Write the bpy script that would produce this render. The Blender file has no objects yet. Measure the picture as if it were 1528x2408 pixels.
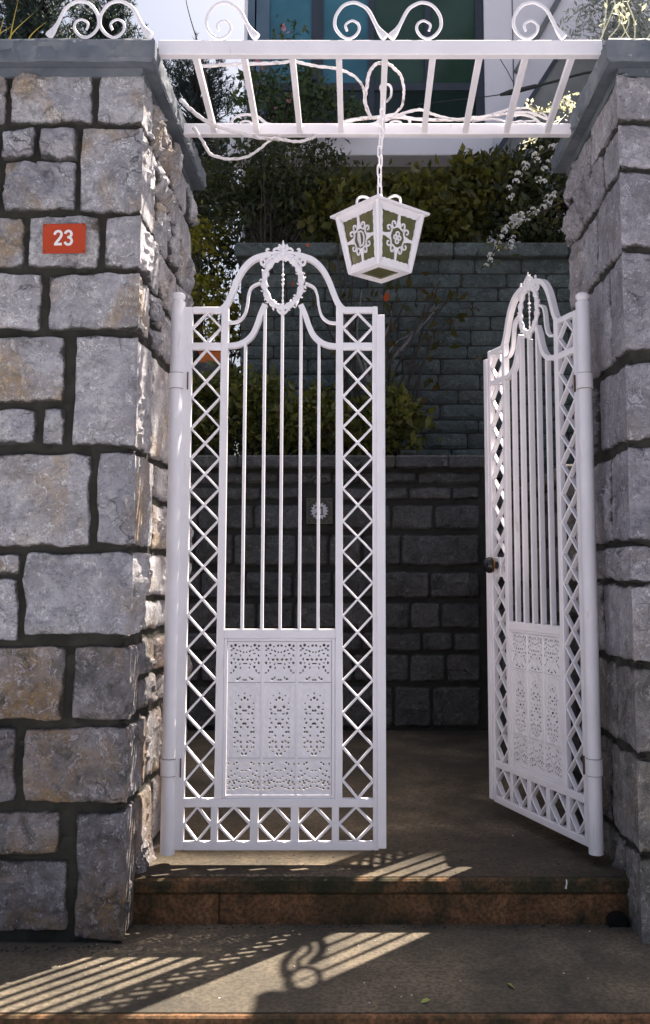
import bpy, math, random
import numpy as np
from mathutils import Vector, Matrix
sc = bpy.context.scene
C = sc.collection
# ------------------------------------------------------------------ camera, sky, sun, exposure
EYE = 1.21                       # camera height above the landing (z = 0)
F, CX, CY, W0, H0 = 2182.0, 840.0, 1130.0, 1528.0, 2408.0
PIT = math.radians(5.76)
cam = bpy.data.cameras.new('camera'); co = bpy.data.objects.new('camera', cam); C.objects.link(co)
co.location = (0, 0, EYE); co.rotation_euler = (math.pi/2 + PIT, 0, 0)
cam.sensor_fit = 'VERTICAL'; cam.sensor_height = 36.0; cam.lens = F/H0*36.0
cam.shift_x = -(CX - W0/2)/H0; cam.shift_y = -(H0/2 - CY)/H0
cam.clip_start = 0.05; cam.clip_end = 500
sc.camera = co
SUN = Vector((0.382, 0.408, 1.0)).normalized()
wd = bpy.data.worlds.new('World'); sc.world = wd; wd.use_nodes = True
nt = wd.node_tree; bg = nt.nodes['Background']
sky = nt.nodes.new('ShaderNodeTexSky'); sky.sky_type = 'NISHITA'; sky.sun_disc = False
sky.sun_elevation = math.asin(SUN.z); sky.sun_rotation = math.atan2(SUN.x, SUN.y)
sky.air_density = 1.0; sky.dust_density = 8.5; sky.ozone_density = 1.0
nt.links.new(sky.outputs[0], bg.inputs[0]); bg.inputs[1].default_value = 0.055
sl = bpy.data.lights.new('sun', 'SUN'); sl.energy = 5.0; sl.angle = math.radians(0.53); sl.color = (1.0, 0.90, 0.77)
so = bpy.data.objects.new('sun', sl); C.objects.link(so); so.location = (6, 8, 14)
so.rotation_euler = (-SUN).to_track_quat('-Z', 'Y').to_euler()
vs = sc.view_settings; vs.view_transform = 'Standard'; vs.look = 'None'; vs.gamma = 1.0; vs.exposure = 1.82
sc.display_settings.display_device = 'sRGB'

# ------------------------------------------------------------------ helpers
def at(px, py, Y):
    """point at depth Y seen at measuring pixel (px, py)"""
    dx = (px - CX)/F; dy = (CY - py)/F
    d = (dx, math.cos(PIT) - dy*math.sin(PIT), math.sin(PIT) + dy*math.cos(PIT))
    t = Y/d[1]
    return Vector((d[0]*t, Y, EYE + d[2]*t))
def zz(py, Y, px=840): return at(px, py, Y).z
def xx(px, py, Y): return at(px, py, Y).x

def empty(name, loc=(0, 0, 0), rz=0.0):
    o = bpy.data.objects.new(name, None); C.objects.link(o)
    o.location = loc; o.rotation_euler = (0, 0, rz); o.empty_display_size = 0.1
    return o
def tag(o, label=None, cat=None, group=None, kind=None):
    if label: o['label'] = label
    if cat: o['category'] = cat
    if group: o['group'] = group
    if kind: o['kind'] = kind
    return o
def link(name, me, mat, parent=None, loc=None, rot=None):
    o = bpy.data.objects.new(name, me); C.objects.link(o)
    if mat is not None and len(me.materials) == 0: me.materials.append(mat)
    if parent is not None: o.parent = parent
    if loc is not None: o.location = loc
    if rot is not None: o.rotation_euler = rot
    return o
class MB:
    def __init__(s): s.v = []; s.f = []
    def add(s, v, f):
        n = len(s.v); s.v.extend([tuple(p) for p in v]); s.f.extend([tuple(i + n for i in q) for q in f]); return s
    def box(s, x0, x1, y0, y1, z0, z1, c=0.0):
        """box; c chamfers the edges"""
        if c <= 0:
            v = [(x, y, z) for z in (z0, z1) for y in (y0, y1) for x in (x0, x1)]
            f = [(0, 2, 3, 1), (4, 5, 7, 6), (0, 1, 5, 4), (2, 6, 7, 3), (0, 4, 6, 2), (1, 3, 7, 5)]
            return s.add(v, f)
        lv = []
        for z, k in ((z0, c), (z0 + c, 0), (z1 - c, 0), (z1, c)):
            a0, a1, b0, b1 = x0 + k, x1 - k, y0 + k, y1 - k
            lv += [(a0 + c, b0, z), (a1 - c, b0, z), (a1, b0 + c, z), (a1, b1 - c, z), (a1 - c, b1, z), (a0 + c, b1, z), (a0, b1 - c, z), (a0, b0 + c, z)]
        f = [tuple(reversed(range(8))), tuple(range(24, 32))]
        for r in range(3):
            for i in range(8):
                j = (i + 1) % 8; f.append((r*8 + i, r*8 + j, r*8 + 8 + j, r*8 + 8 + i))
        return s.add(lv, f)
    def tube(s, path, rad, n=8, flat=None, cap=True):
        P = [Vector(p) for p in path]; m = len(P)
        R = rad if hasattr(rad, '__len__') else [rad]*m
        up = None; v = []
        for i in range(m):
            t = (P[min(i + 1, m - 1)] - P[max(i - 1, 0)])
            t = t.normalized() if t.length > 1e-9 else Vector((0, 0, 1))
            if up is None:
                up = Vector((0, 1, 0)) if abs(t.y) < 0.9 else Vector((1, 0, 0))
            b = t.cross(up); b = b.normalized() if b.length > 1e-6 else t.orthogonal().normalized()
            up = b.cross(t).normalized()
            for k in range(n):
                a = 2*math.pi*k/n
                v.append(P[i] + (b*math.cos(a) + up*math.sin(a)*(flat or 1.0))*R[i])
        f = []
        for i in range(m - 1):
            for k in range(n):
                j = (k + 1) % n; f.append((i*n + k, i*n + j, i*n + n + j, i*n + n + k))
        if cap: f.append(tuple(reversed(range(n)))); f.append(tuple(range((m - 1)*n, m*n)))
        return s.add(v, f)
    def ribbon(s, path, w, y0, y1):
        """flat bar following an x-z path: width w in the plane, from y0 to y1 in depth"""
        P = [Vector((p[0], p[1])) for p in path]; m = len(P)
        Wd = w if hasattr(w, '__len__') else [w]*m; v = []
        for i in range(m):
            t = P[min(i + 1, m - 1)] - P[max(i - 1, 0)]
            t = t.normalized() if t.length > 1e-9 else Vector((1, 0)); nrm = Vector((-t.y, t.x))*Wd[i]/2
            a = P[i] + nrm; b = P[i] - nrm
            v += [(a.x, y0, a.y), (b.x, y0, b.y), (b.x, y1, b.y), (a.x, y1, a.y)]
        f = []
        for i in range(m - 1):
            for k in range(4):
                j = (k + 1) % 4; f.append((i*4 + k, i*4 + 4 + k, i*4 + 4 + j, i*4 + j))
        f.append((0, 1, 2, 3)); f.append((m*4 - 1, m*4 - 2, m*4 - 3, m*4 - 4))
        return s.add(v, f)
    def lathe(s, prof, n=20, c=(0, 0)):
        v = []; m = len(prof)
        for r, z in prof:
            for k in range(n):
                a = 2*math.pi*k/n; v.append((c[0] + r*math.cos(a), c[1] + r*math.sin(a), z))
        f = []
        for i in range(m - 1):
            for k in range(n):
                j = (k + 1) % n; f.append((i*n + k, i*n + j, i*n + n + j, i*n + n + k))
        f.append(tuple(reversed(range(n)))); f.append(tuple(range((m - 1)*n, m*n)))
        return s.add(v, f)
    def blob(s, c, r, nu=8, nv=5):
        v = [(c[0], c[1], c[2] - r[2])]; f = []
        for i in range(1, nv):
            th = math.pi*i/nv
            for k in range(nu):
                a = 2*math.pi*k/nu
                v.append((c[0] + r[0]*math.sin(th)*math.cos(a), c[1] + r[1]*math.sin(th)*math.sin(a), c[2] - r[2]*math.cos(th)))
        v.append((c[0], c[1], c[2] + r[2])); top = len(v) - 1
        for k in range(nu):
            j = (k + 1) % nu; f.append((0, 1 + j, 1 + k)); f.append((top, top - nu + k, top - nu + j))
            for i in range(nv - 2): f.append((1 + i*nu + k, 1 + i*nu + j, 1 + i*nu + nu + j, 1 + i*nu + nu + k))
        return s.add(v, f)
    def prism(s, poly, y0, y1):
        n = len(poly); v = [(p[0], y0, p[1]) for p in poly] + [(p[0], y1, p[1]) for p in poly]
        f = [tuple(range(n)), tuple(reversed(range(n, 2*n)))] + [(i, i + n, (i + 1) % n + n, (i + 1) % n) for i in range(n)]
        return s.add(v, f)
    def mesh(s, name, smooth=False):
        me = bpy.data.meshes.new(name); me.from_pydata(s.v, [], s.f); me.update()
        import bmesh
        bm = bmesh.new(); bm.from_mesh(me); bmesh.ops.recalc_face_normals(bm, faces=bm.faces); bm.to_mesh(me); bm.free()
        if smooth:
            me.polygons.foreach_set('use_smooth', [True]*len(me.polygons))
            try: me.set_sharp_from_angle(angle=math.radians(40))
            except Exception: pass
        return me
    def build(s, name, mat, parent=None, smooth=False, loc=None, rot=None):
        """mesh in parent space (or world); the origin goes to loc when given, else to the mesh's base centre"""
        if loc is None:
            a = np.array(s.v); c = (a.min(0) + a.max(0))/2; c[2] = a[:, 2].min()
            s.v = [(p[0] - c[0], p[1] - c[1], p[2] - c[2]) for p in s.v]; loc = tuple(float(q) for q in c)
        return link(name, s.mesh(name, smooth), mat, parent, loc, rot)
def child(o, p):
    """hang an object made in world space under an unrotated thing"""
    o.parent = p; o.location = Vector(o.location) - Vector(p.location); return o
def spline(pts, n=8):
    P = [Vector(p) for p in pts]; out = []
    for i in range(len(P) - 1):
        a = P[max(i - 1, 0)]; b = P[i]; c = P[i + 1]; d = P[min(i + 2, len(P) - 1)]
        for k in range(n):
            t = k/n
            out.append(0.5*((2*b) + (c - a)*t + (2*a - 5*b + 4*c - d)*t*t + (3*b - a - 3*c + d)*t**3))
    out.append(P[-1]); return out
def vnoise(x, y, seed=0):
    xi = np.floor(x).astype(np.int64); yi = np.floor(y).astype(np.int64); fx = x - xi; fy = y - yi
    fx = fx*fx*(3 - 2*fx); fy = fy*fy*(3 - 2*fy)
    def h(a, b):
        n = (a*374761393 + b*668265263 + seed*1274126177) & 0xffffffff
        n = ((n ^ (n >> 13))*1274126177) & 0xffffffff
        n = (n ^ (n >> 16)) & 0xffffff
        return n/float(0xffffff)*2 - 1
    return (h(xi, yi)*(1 - fx) + h(xi + 1, yi)*fx)*(1 - fy) + (h(xi, yi + 1)*(1 - fx) + h(xi + 1, yi + 1)*fx)*fy
def fbm(x, y, seed=0, o=4):
    r = 0; a = 1.0
    for i in range(o): r = r + a*vnoise(x, y, seed + 17*i); x = x*2.03 + 3.1; y = y*2.03 + 1.7; a *= 0.5
    return r
def sstep(t): t = np.clip(t, 0, 1); return t*t*(3 - 2*t)

# ------------------------------------------------------------------ materials
MATS = {}
def newmat(name, rough=0.8, spec=0.3):
    m = bpy.data.materials.new(name); m.use_nodes = True; MATS[name] = m
    b = m.node_tree.nodes['Principled BSDF']; b.inputs['Roughness'].default_value = rough
    b.inputs['Specular IOR Level'].default_value = spec
    return m, m.node_tree, b
def N(nt, t, **kw):
    n = nt.nodes.new(t)
    for k, v in kw.items():
        if k in n.inputs: n.inputs[k].default_value = v
        else: setattr(n, k, v)
    return n
def coords(nt, rnd=True, gen=False):
    tc = N(nt, 'ShaderNodeTexCoord'); out = tc.outputs['Object']
    if rnd:
        oi = N(nt, 'ShaderNodeObjectInfo'); mu = N(nt, 'ShaderNodeMath', operation='MULTIPLY'); mu.inputs[1].default_value = 37.0
        nt.links.new(oi.outputs['Random'], mu.inputs[0])
        ad = N(nt, 'ShaderNodeVectorMath', operation='ADD'); nt.links.new(out, ad.inputs[0]); nt.links.new(mu.outputs[0], ad.inputs[1]); out = ad.outputs[0]
    return out
def noise(nt, vec, scale, detail=5, rough=0.6, dist=0.0):
    n = N(nt, 'ShaderNodeTexNoise', Scale=scale, Detail=detail, Roughness=rough, Distortion=dist); nt.links.new(vec, n.inputs['Vector']); return n.outputs['Fac']
def ramp(nt, fac, stops):
    r = N(nt, 'ShaderNodeValToRGB'); e = r.color_ramp.elements
    while len(e) < len(stops): e.new(0.5)
    for i, (p, c) in enumerate(stops): e[i].position = p; e[i].color = (*c, 1) if len(c) == 3 else c
    nt.links.new(fac, r.inputs[0]); return r.outputs[0]
def mix(nt, fac, a, b, mode='MIX'):
    m = N(nt, 'ShaderNodeMix', data_type='RGBA', blend_type=mode)
    for s, v in ((m.inputs[0], fac), (m.inputs[6], a), (m.inputs[7], b)):
        if isinstance(v, (int, float)): s.default_value = v
        elif isinstance(v, tuple): s.default_value = (*v, 1)
        else: nt.links.new(v, s)
    return m.outputs[2]
def bump(nt, b, h, strength=0.4, dist=0.01):
    n = N(nt, 'ShaderNodeBump', Strength=strength, Distance=dist); nt.links.new(h, n.inputs['Height']); nt.links.new(n.outputs[0], b.inputs['Normal'])
def bw(lo, hi): return [(lo, (0, 0, 0)), (hi, (1, 1, 1))]

def stone_mat(name, base, warm, dark, warm_amt=(0.5, 0.68), rough=0.82, bs=0.9, dist=0.02, sc_=1.0, moss=False, rim_cut=0.75):
    m, nt, b = newmat(name, rough, 0.35); v = coords(nt)
    n1 = noise(nt, v, 5.0*sc_, 6, 0.62); n2 = noise(nt, v, 2.6*sc_, 5, 0.6, 0.4); n3 = noise(nt, v, 24*sc_, 6, 0.7); n4 = noise(nt, v, 7.0*sc_, 8, 0.72, 0.6)
    lo = tuple(c*0.6 for c in base); hi = tuple(min(.85, c*1.4) for c in base)
    c = ramp(nt, n1, [(0.32, lo), (0.52, base), (0.70, hi)])
    c = mix(nt, ramp(nt, n2, bw(*warm_amt)), c, warm)
    c = mix(nt, ramp(nt, n4, [(0.45, (0, 0, 0)), (0.62, (0.9, 0.9, 0.9))] if moss else [(0.55, (0, 0, 0)), (0.70, (0.85, 0.85, 0.85))]), c, dark)
    c = mix(nt, ramp(nt, n3, [(0.3, (0.75, 0.75, 0.75)), (0.6, (0, 0, 0))]), c, tuple(q*0.62 for q in base))
    wp_ = N(nt, 'ShaderNodeVectorMath', operation='MULTIPLY_ADD'); nz_ = N(nt, 'ShaderNodeTexNoise', Scale=7*sc_, Detail=5); nt.links.new(v, nz_.inputs['Vector']); nt.links.new(nz_.outputs['Color'], wp_.inputs[0]); wp_.inputs[1].default_value = (.28, .28, .28); nt.links.new(v, wp_.inputs[2])
    ck = N(nt, 'ShaderNodeTexVoronoi', Scale=6.5*sc_); ck.feature = 'DISTANCE_TO_EDGE'; nt.links.new(wp_.outputs[0], ck.inputs['Vector'])
    gate_ = ramp(nt, noise(nt, v, 4.5*sc_, 3, 0.5), bw(0.55, 0.66))
    ckm = mix(nt, 1.0, ramp(nt, ck.outputs['Distance'], [(0.0, (1, 1, 1)), (0.022, (0, 0, 0))]), gate_, 'MULTIPLY')
    c = mix(nt, ckm, c, tuple(q*0.3 for q in base))
    c = mix(nt, ramp(nt, noise(nt, v, 70*sc_, 6, 0.75), [(0.36, (0.8, 0.8, 0.8)), (0.47, (0, 0, 0))]), c, tuple(q*0.45 for q in base))
    sp = ramp(nt, noise(nt, v, 55*sc_, 3, 0.6), [(0.63, (0, 0, 0)), (0.70, (0.7, 0.7, 0.7))]); c = mix(nt, sp, c, tuple(min(1, q*1.7) for q in base))
    # pale flakes and dark hairlines of the cleaved face
    for sc2, g0, colr, wd_, am in ((9, 13, tuple(min(1, q*1.75) for q in base), 0.012, .95), (14, 17, tuple(q*.28 for q in base), .011, .85), (26, 21, tuple(min(1, q*1.6) for q in base), .014, .6)):
        rn = noise(nt, wp_.outputs[0], sc2*sc_, 4, 0.6, 0.8); ln = ramp(nt, rn, [(.5 - wd_*1.6, (0, 0, 0)), (.5, (am, am, am)), (.5 + wd_*1.6, (0, 0, 0))])
        gm = ramp(nt, noise(nt, v, g0*sc_, 3, 0.6), bw(0.47, 0.56)); c = mix(nt, mix(nt, 1.0, ln, gm, 'MULTIPLY'), c, colr)
    # dark band along the stone's edge, broken up by noise
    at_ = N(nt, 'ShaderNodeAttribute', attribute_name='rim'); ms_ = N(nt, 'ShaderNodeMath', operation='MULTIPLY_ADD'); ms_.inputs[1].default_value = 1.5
    nt.links.new(noise(nt, v, 13*sc_, 6, 0.7), ms_.inputs[0]); sb_ = N(nt, 'ShaderNodeMath', operation='SUBTRACT'); nt.links.new(at_.outputs['Fac'], sb_.inputs[0]); sb_.inputs[1].default_value = rim_cut; nt.links.new(sb_.outputs[0], ms_.inputs[2])
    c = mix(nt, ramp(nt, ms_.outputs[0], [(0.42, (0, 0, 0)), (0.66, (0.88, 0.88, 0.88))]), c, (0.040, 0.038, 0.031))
    oi = N(nt, 'ShaderNodeObjectInfo'); vr = ramp(nt, oi.outputs['Random'], [(0, (0.80, 0.80, 0.82)), (1, (1.12, 1.10, 1.08))]); c = mix(nt, 1.0, c, vr, 'MULTIPLY')
    nt.links.new(c, b.inputs['Base Color'])
    vo = N(nt, 'ShaderNodeTexVoronoi', Scale=16*sc_); vo.feature = 'F1'; nt.links.new(v, vo.inputs['Vector'])
    a = N(nt, 'ShaderNodeMath', operation='MULTIPLY_ADD'); a.inputs[1].default_value = 0.35; nt.links.new(vo.outputs['Distance'], a.inputs[0]); nt.links.new(noise(nt, v, 22*sc_, 10, 0.78, 0.8), a.inputs[2])
    a2 = N(nt, 'ShaderNodeMath', operation='MULTIPLY_ADD'); a2.inputs[1].default_value = -0.5; nt.links.new(ckm, a2.inputs[0]); nt.links.new(a.outputs[0], a2.inputs[2])
    vc = N(nt, 'ShaderNodeTexVoronoi', Scale=19*sc_); nt.links.new(wp_.outputs[0], vc.inputs['Vector'])
    sx = N(nt, 'ShaderNodeSeparateColor'); nt.links.new(vc.outputs['Color'], sx.inputs[0])
    a3 = N(nt, 'ShaderNodeMath', operation='MULTIPLY_ADD'); a3.inputs[1].default_value = 0.38; nt.links.new(sx.outputs[0], a3.inputs[0]); nt.links.new(a2.outputs[0], a3.inputs[2])
    vd = N(nt, 'ShaderNodeTexVoronoi', Scale=48*sc_); nt.links.new(wp_.outputs[0], vd.inputs['Vector']); sy = N(nt, 'ShaderNodeSeparateColor'); nt.links.new(vd.outputs['Color'], sy.inputs[0])
    a4 = N(nt, 'ShaderNodeMath', operation='MULTIPLY_ADD'); a4.inputs[1].default_value = 0.22; nt.links.new(sy.outputs[0], a4.inputs[0]); nt.links.new(a3.outputs[0], a4.inputs[2])
    bump(nt, b, a4.outputs[0], 1.0, dist*1.4); return m
def plain(name, col, rough=0.7, var=0.15, scale=8, bs=0.15, spec=0.3, rnd=True, metal=0):
    m, nt, b = newmat(name, rough, spec); v = coords(nt, rnd); n = noise(nt, v, scale, 6, 0.65)
    c = ramp(nt, n, [(0.3, tuple(q*(1 - var) for q in col)), (0.7, tuple(min(1, q*(1 + var)) for q in col))]); nt.links.new(c, b.inputs['Base Color'])
    b.inputs['Metallic'].default_value = metal
    if bs: bump(nt, b, noise(nt, v, scale*6, 6, 0.7), bs, 0.004)
    return m
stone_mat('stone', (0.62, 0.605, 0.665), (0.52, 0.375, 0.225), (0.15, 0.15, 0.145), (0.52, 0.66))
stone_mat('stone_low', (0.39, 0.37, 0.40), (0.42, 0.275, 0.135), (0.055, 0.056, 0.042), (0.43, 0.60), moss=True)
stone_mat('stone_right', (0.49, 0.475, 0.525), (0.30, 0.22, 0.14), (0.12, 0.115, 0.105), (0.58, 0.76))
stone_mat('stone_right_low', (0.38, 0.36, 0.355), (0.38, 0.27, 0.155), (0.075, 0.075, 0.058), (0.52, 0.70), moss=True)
stone_mat('back_stone', (0.135, 0.13, 0.128), (0.12, 0.10, 0.075), (0.05, 0.05, 0.047), (0.55, 0.75), sc_=0.7, rim_cut=0.92)
stone_mat('green_brick', (0.12, 0.145, 0.142), (0.125, 0.125, 0.115), (0.055, 0.062, 0.058), (0.5, 0.7), sc_=0.6, rim_cut=1.25)
plain('mortar', (0.034, 0.033, 0.028), 0.95, 0.5, 7, 0.6)
plain('dark_mortar', (0.035, 0.034, 0.032), 0.95, 0.4, 7, 0.5)
m, nt, b = newmat('coping', 0.75, 0.35); v = coords(nt, False)
c = ramp(nt, noise(nt, v, 3.5, 7, 0.65), [(0.3, (0.07, 0.082, 0.10)), (0.52, (0.125, 0.143, 0.172)), (0.70, (0.20, 0.21, 0.225))])
c = mix(nt, ramp(nt, noise(nt, v, 30, 4, 0.6), [(0.66, (0, 0, 0)), (0.74, (0.8, 0.8, 0.8))]), c, (0.36, 0.36, 0.38)); nt.links.new(c, b.inputs['Base Color']); bump(nt, b, noise(nt, v, 35, 8, 0.7), 0.35, 0.006)
m, nt, b = newmat('white_paint', 0.5, 0.4); v = coords(nt)
c = ramp(nt, noise(nt, v, 6, 6, 0.6), [(0.3, (0.77, 0.74, 0.785)), (0.7, (0.86, 0.83, 0.875))])
c = mix(nt, ramp(nt, noise(nt, v, 38, 5, 0.7), [(0.70, (0, 0, 0)), (0.78, (0.6, 0.6, 0.6))]), c, (0.42, 0.37, 0.34))
mp = N(nt, 'ShaderNodeMapping'); mp.inputs['Scale'].default_value = (1, 1, .18); nt.links.new(v, mp.inputs[0])
c = mix(nt, ramp(nt, noise(nt, mp.outputs[0], 22, 6, 0.7), [(0.64, (0, 0, 0)), (0.74, (0.5, 0.5, 0.5))]), c, (0.45, 0.36, 0.28))
c = mix(nt, ramp(nt, noise(nt, v, 70, 4, 0.7), [(0.74, (0, 0, 0)), (0.77, (0.9, 0.9, 0.9))]), c, (0.16, 0.09, 0.05)); nt.links.new(c, b.inputs['Base Color'])
bump(nt, b, noise(nt, v, 90, 4, 0.6), 0.25, 0.003)
m, nt, b = newmat('old_white', 0.7, 0.3); v = coords(nt)
c = ramp(nt, noise(nt, v, 16, 7, 0.7), [(0.36, (0.30, 0.28, 0.26)), (0.46, (0.66, 0.63, 0.66)), (0.8, (0.78, 0.75, 0.78))]); nt.links.new(c, b.inputs['Base Color']); bump(nt, b, noise(nt, v, 60, 5, 0.7), 0.5, 0.006)
def ground_mat(name, a, b_, c_, scale=2.2, spots=True):
    m, nt, b = newmat(name, 0.9, 0.25); v = coords(nt, False)
    c = ramp(nt, noise(nt, v, scale, 8, 0.68, 0.3), [(0.36, a), (0.5, b_), (0.64, c_)])
    c = mix(nt, ramp(nt, noise(nt, v, scale*0.45, 6, 0.6, 0.5), [(0.42, (0.55, 0.55, 0.55)), (0.54, (0, 0, 0))]), c, a)
    c = mix(nt, ramp(nt, noise(nt, v, 60, 5, 0.7), [(0.42, (0.6, 0.6, 0.6)), (0.56, (0, 0, 0))]), c, tuple(q*0.62 for q in a))
    if spots: c = mix(nt, ramp(nt, noise(nt, v, 34, 2, 0.5), [(0.775, (0, 0, 0)), (0.80, (0.6, 0.6, 0.6))]), c, (0.40, 0.37, 0.33))
    nt.links.new(c, b.inputs['Base Color'])
    bump(nt, b, noise(nt, v, 45, 10, 0.75), 0.5, 0.006); return m
ground_mat('paving', (0.060, 0.052, 0.042), (0.124, 0.103, 0.076), (0.195, 0.154, 0.108))
ground_mat('landing_floor', (0.048, 0.040, 0.031), (0.105, 0.082, 0.057), (0.175, 0.134, 0.090))
ground_mat('riser', (0.045, 0.040, 0.022), (0.18, 0.09, 0.044), (0.32, 0.155, 0.075), 7.0)
ground_mat('street', (0.265, 0.275, 0.31), (0.30, 0.31, 0.35), (0.34, 0.35, 0.39), 1.0)
ground_mat('nosing', (0.026, 0.027, 0.015), (0.060, 0.048, 0.026), (0.21, 0.105, 0.052), 6.0)
plain('soil', (0.035, 0.028, 0.02), 0.95, 0.4, 6, 0.6)
m = plain('sign_red', (0.44, 0.045, 0.007), 0.45, 0.10, 12, 0.1, 0.5)
plain('sign_white', (0.78, 0.76, 0.76), 0.5, 0.06, 20, 0.05)
plain('black', (0.012, 0.012, 0.013), 0.25, 0.2, 20, 0.1, 0.5)
plain('brass', (0.45, 0.22, 0.05), 0.3, 0.2, 20, 0.1, 0.5, metal=1.0)
plain('screw', (0.10, 0.06, 0.045), 0.5, 0.2, 20, 0.1)
plain('tile_dark', (0.018, 0.02, 0.016), 0.3, 0.3, 20, 0.05, 0.5)
plain('tile_relief', (0.13, 0.13, 0.085), 0.4, 0.2, 20, 0.05)
plain('tile_white', (0.62, 0.60, 0.66), 0.35, 0.08, 20, 0.05)
plain('house_white', (0.80, 0.78, 0.85), 0.8, 0.04, 2, 0.1)
plain('house_olive', (0.10, 0.105, 0.075), 0.85, 0.15, 2, 0.2)
plain('frame_dark', (0.045, 0.055, 0.075), 0.4, 0.15, 4, 0.05)
plain('frame_blue', (0.10, 0.15, 0.21), 0.4, 0.15, 4, 0.05)
plain('grey_panel', (0.17, 0.18, 0.19), 0.55, 0.3, 1.5, 0.2)
plain('cable', (0.02, 0.022, 0.025), 0.6, 0.2, 20, 0.1)
plain('terracotta', (0.62, 0.17, 0.045), 0.8, 0.15, 8, 0.2)
plain('bark', (0.055, 0.045, 0.04), 0.9, 0.4, 14, 0.6)
plain('bark_pale', (0.20, 0.18, 0.17), 0.9, 0.3, 14, 0.5)
def glass(name, col, rough=0.12):
    m, nt, b = newmat(name, rough, 0.5); v = coords(nt)
    c = ramp(nt, noise(nt, v, 1.6, 3, 0.5), [(0.35, tuple(q*0.65 for q in col)), (0.65, col)]); nt.links.new(c, b.inputs['Base Color'])
    bump(nt, b, noise(nt, v, 1.5, 2, 0.5), 0.05, 0.02)
glass('pane_teal', (0.06, 0.19, 0.26)); glass('pane_dark', (0.02, 0.035, 0.033)); glass('pane_green', (0.035, 0.07, 0.05))
plain('curtain', (0.16, 0.24, 0.22), 0.9, 0.2, 3, 0.1)
m, nt, b = newmat('lantern_glass', 0.3, 0.5); v = coords(nt)
c = ramp(nt, noise(nt, v, 14, 4, 0.6), [(0.3, (0.085, 0.086, 0.03)), (0.7, (0.145, 0.14, 0.06))]); nt.links.new(c, b.inputs['Base Color']); b.inputs['Coat Weight'].default_value = 0.3
def leafmat(name, cols, rough=0.5, trans=0.35):
    m = bpy.data.materials.new(name); m.use_nodes = True; nt = m.node_tree; MATS[name] = m
    b = nt.nodes['Principled BSDF']; b.inputs['Roughness'].default_value = rough; b.inputs['Specular IOR Level'].default_value = 0.3
    ge = N(nt, 'ShaderNodeNewGeometry')
    n = len(cols); c = ramp(nt, ge.outputs['Random Per Island'], [(i/max(1, n - 1), q) for i, q in enumerate(cols)]); nt.links.new(c, b.inputs['Base Color'])
    tr = N(nt, 'ShaderNodeBsdfTranslucent'); nt.links.new(mix(nt, 1.0, c, (1.0, 1.0, 0.5), 'MULTIPLY'), tr.inputs[0])
    ms = N(nt, 'ShaderNodeMixShader'); ms.inputs[0].default_value = trans
    nt.links.new(b.outputs[0], ms.inputs[1]); nt.links.new(tr.outputs[0], ms.inputs[2]); nt.links.new(ms.outputs[0], nt.nodes['Material Output'].inputs[0])
leafmat('leaf_hedge', [(0.045, 0.052, 0.014), (0.085, 0.088, 0.022), (0.16, 0.148, 0.038)])
leafmat('leaf_low', [(0.06, 0.07, 0.018), (0.11, 0.12, 0.03), (0.19, 0.18, 0.055)])
leafmat('leaf_dark', [(0.025, 0.035, 0.02), (0.045, 0.055, 0.025), (0.07, 0.075, 0.03)])
leafmat('leaf_yellow', [(0.12, 0.13, 0.015), (0.24, 0.22, 0.03), (0.36, 0.31, 0.05)])
leafmat('leaf_rose', [(0.04, 0.07, 0.035), (0.07, 0.11, 0.05), (0.10, 0.12, 0.06)])
leafmat('leaf_red', [(0.42, 0.05, 0.015), (0.5, 0.09, 0.03)])
leafmat('leaf_magnolia', [(0.04, 0.045, 0.016), (0.07, 0.065, 0.022), (0.09, 0.055, 0.025)])
leafmat('needles', [(0.022, 0.04, 0.042), (0.035, 0.06, 0.055), (0.055, 0.08, 0.07)], 0.6, 0.15)
leafmat('petals', [(0.68, 0.67, 0.74), (0.80, 0.79, 0.84)], 0.6, 0.3)
leafmat('petals_pink', [(0.6, 0.22, 0.33), (0.7, 0.3, 0.42)], 0.6, 0.3)
leafmat('petals_cream', [(0.70, 0.69, 0.62), (0.78, 0.77, 0.75)], 0.6, 0.35)
leafmat('leaf_silver', [(0.30, 0.33, 0.34), (0.45, 0.48, 0.48)], 0.6, 0.3)
leafmat('grass_dry', [(0.45, 0.36, 0.08), (0.5, 0.42, 0.12)], 0.7, 0.3)
leafmat('leaf_fallen', [(0.28, 0.34, 0.08), (0.34, 0.36, 0.12)], 0.6, 0.2)
M = MATS

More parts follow.
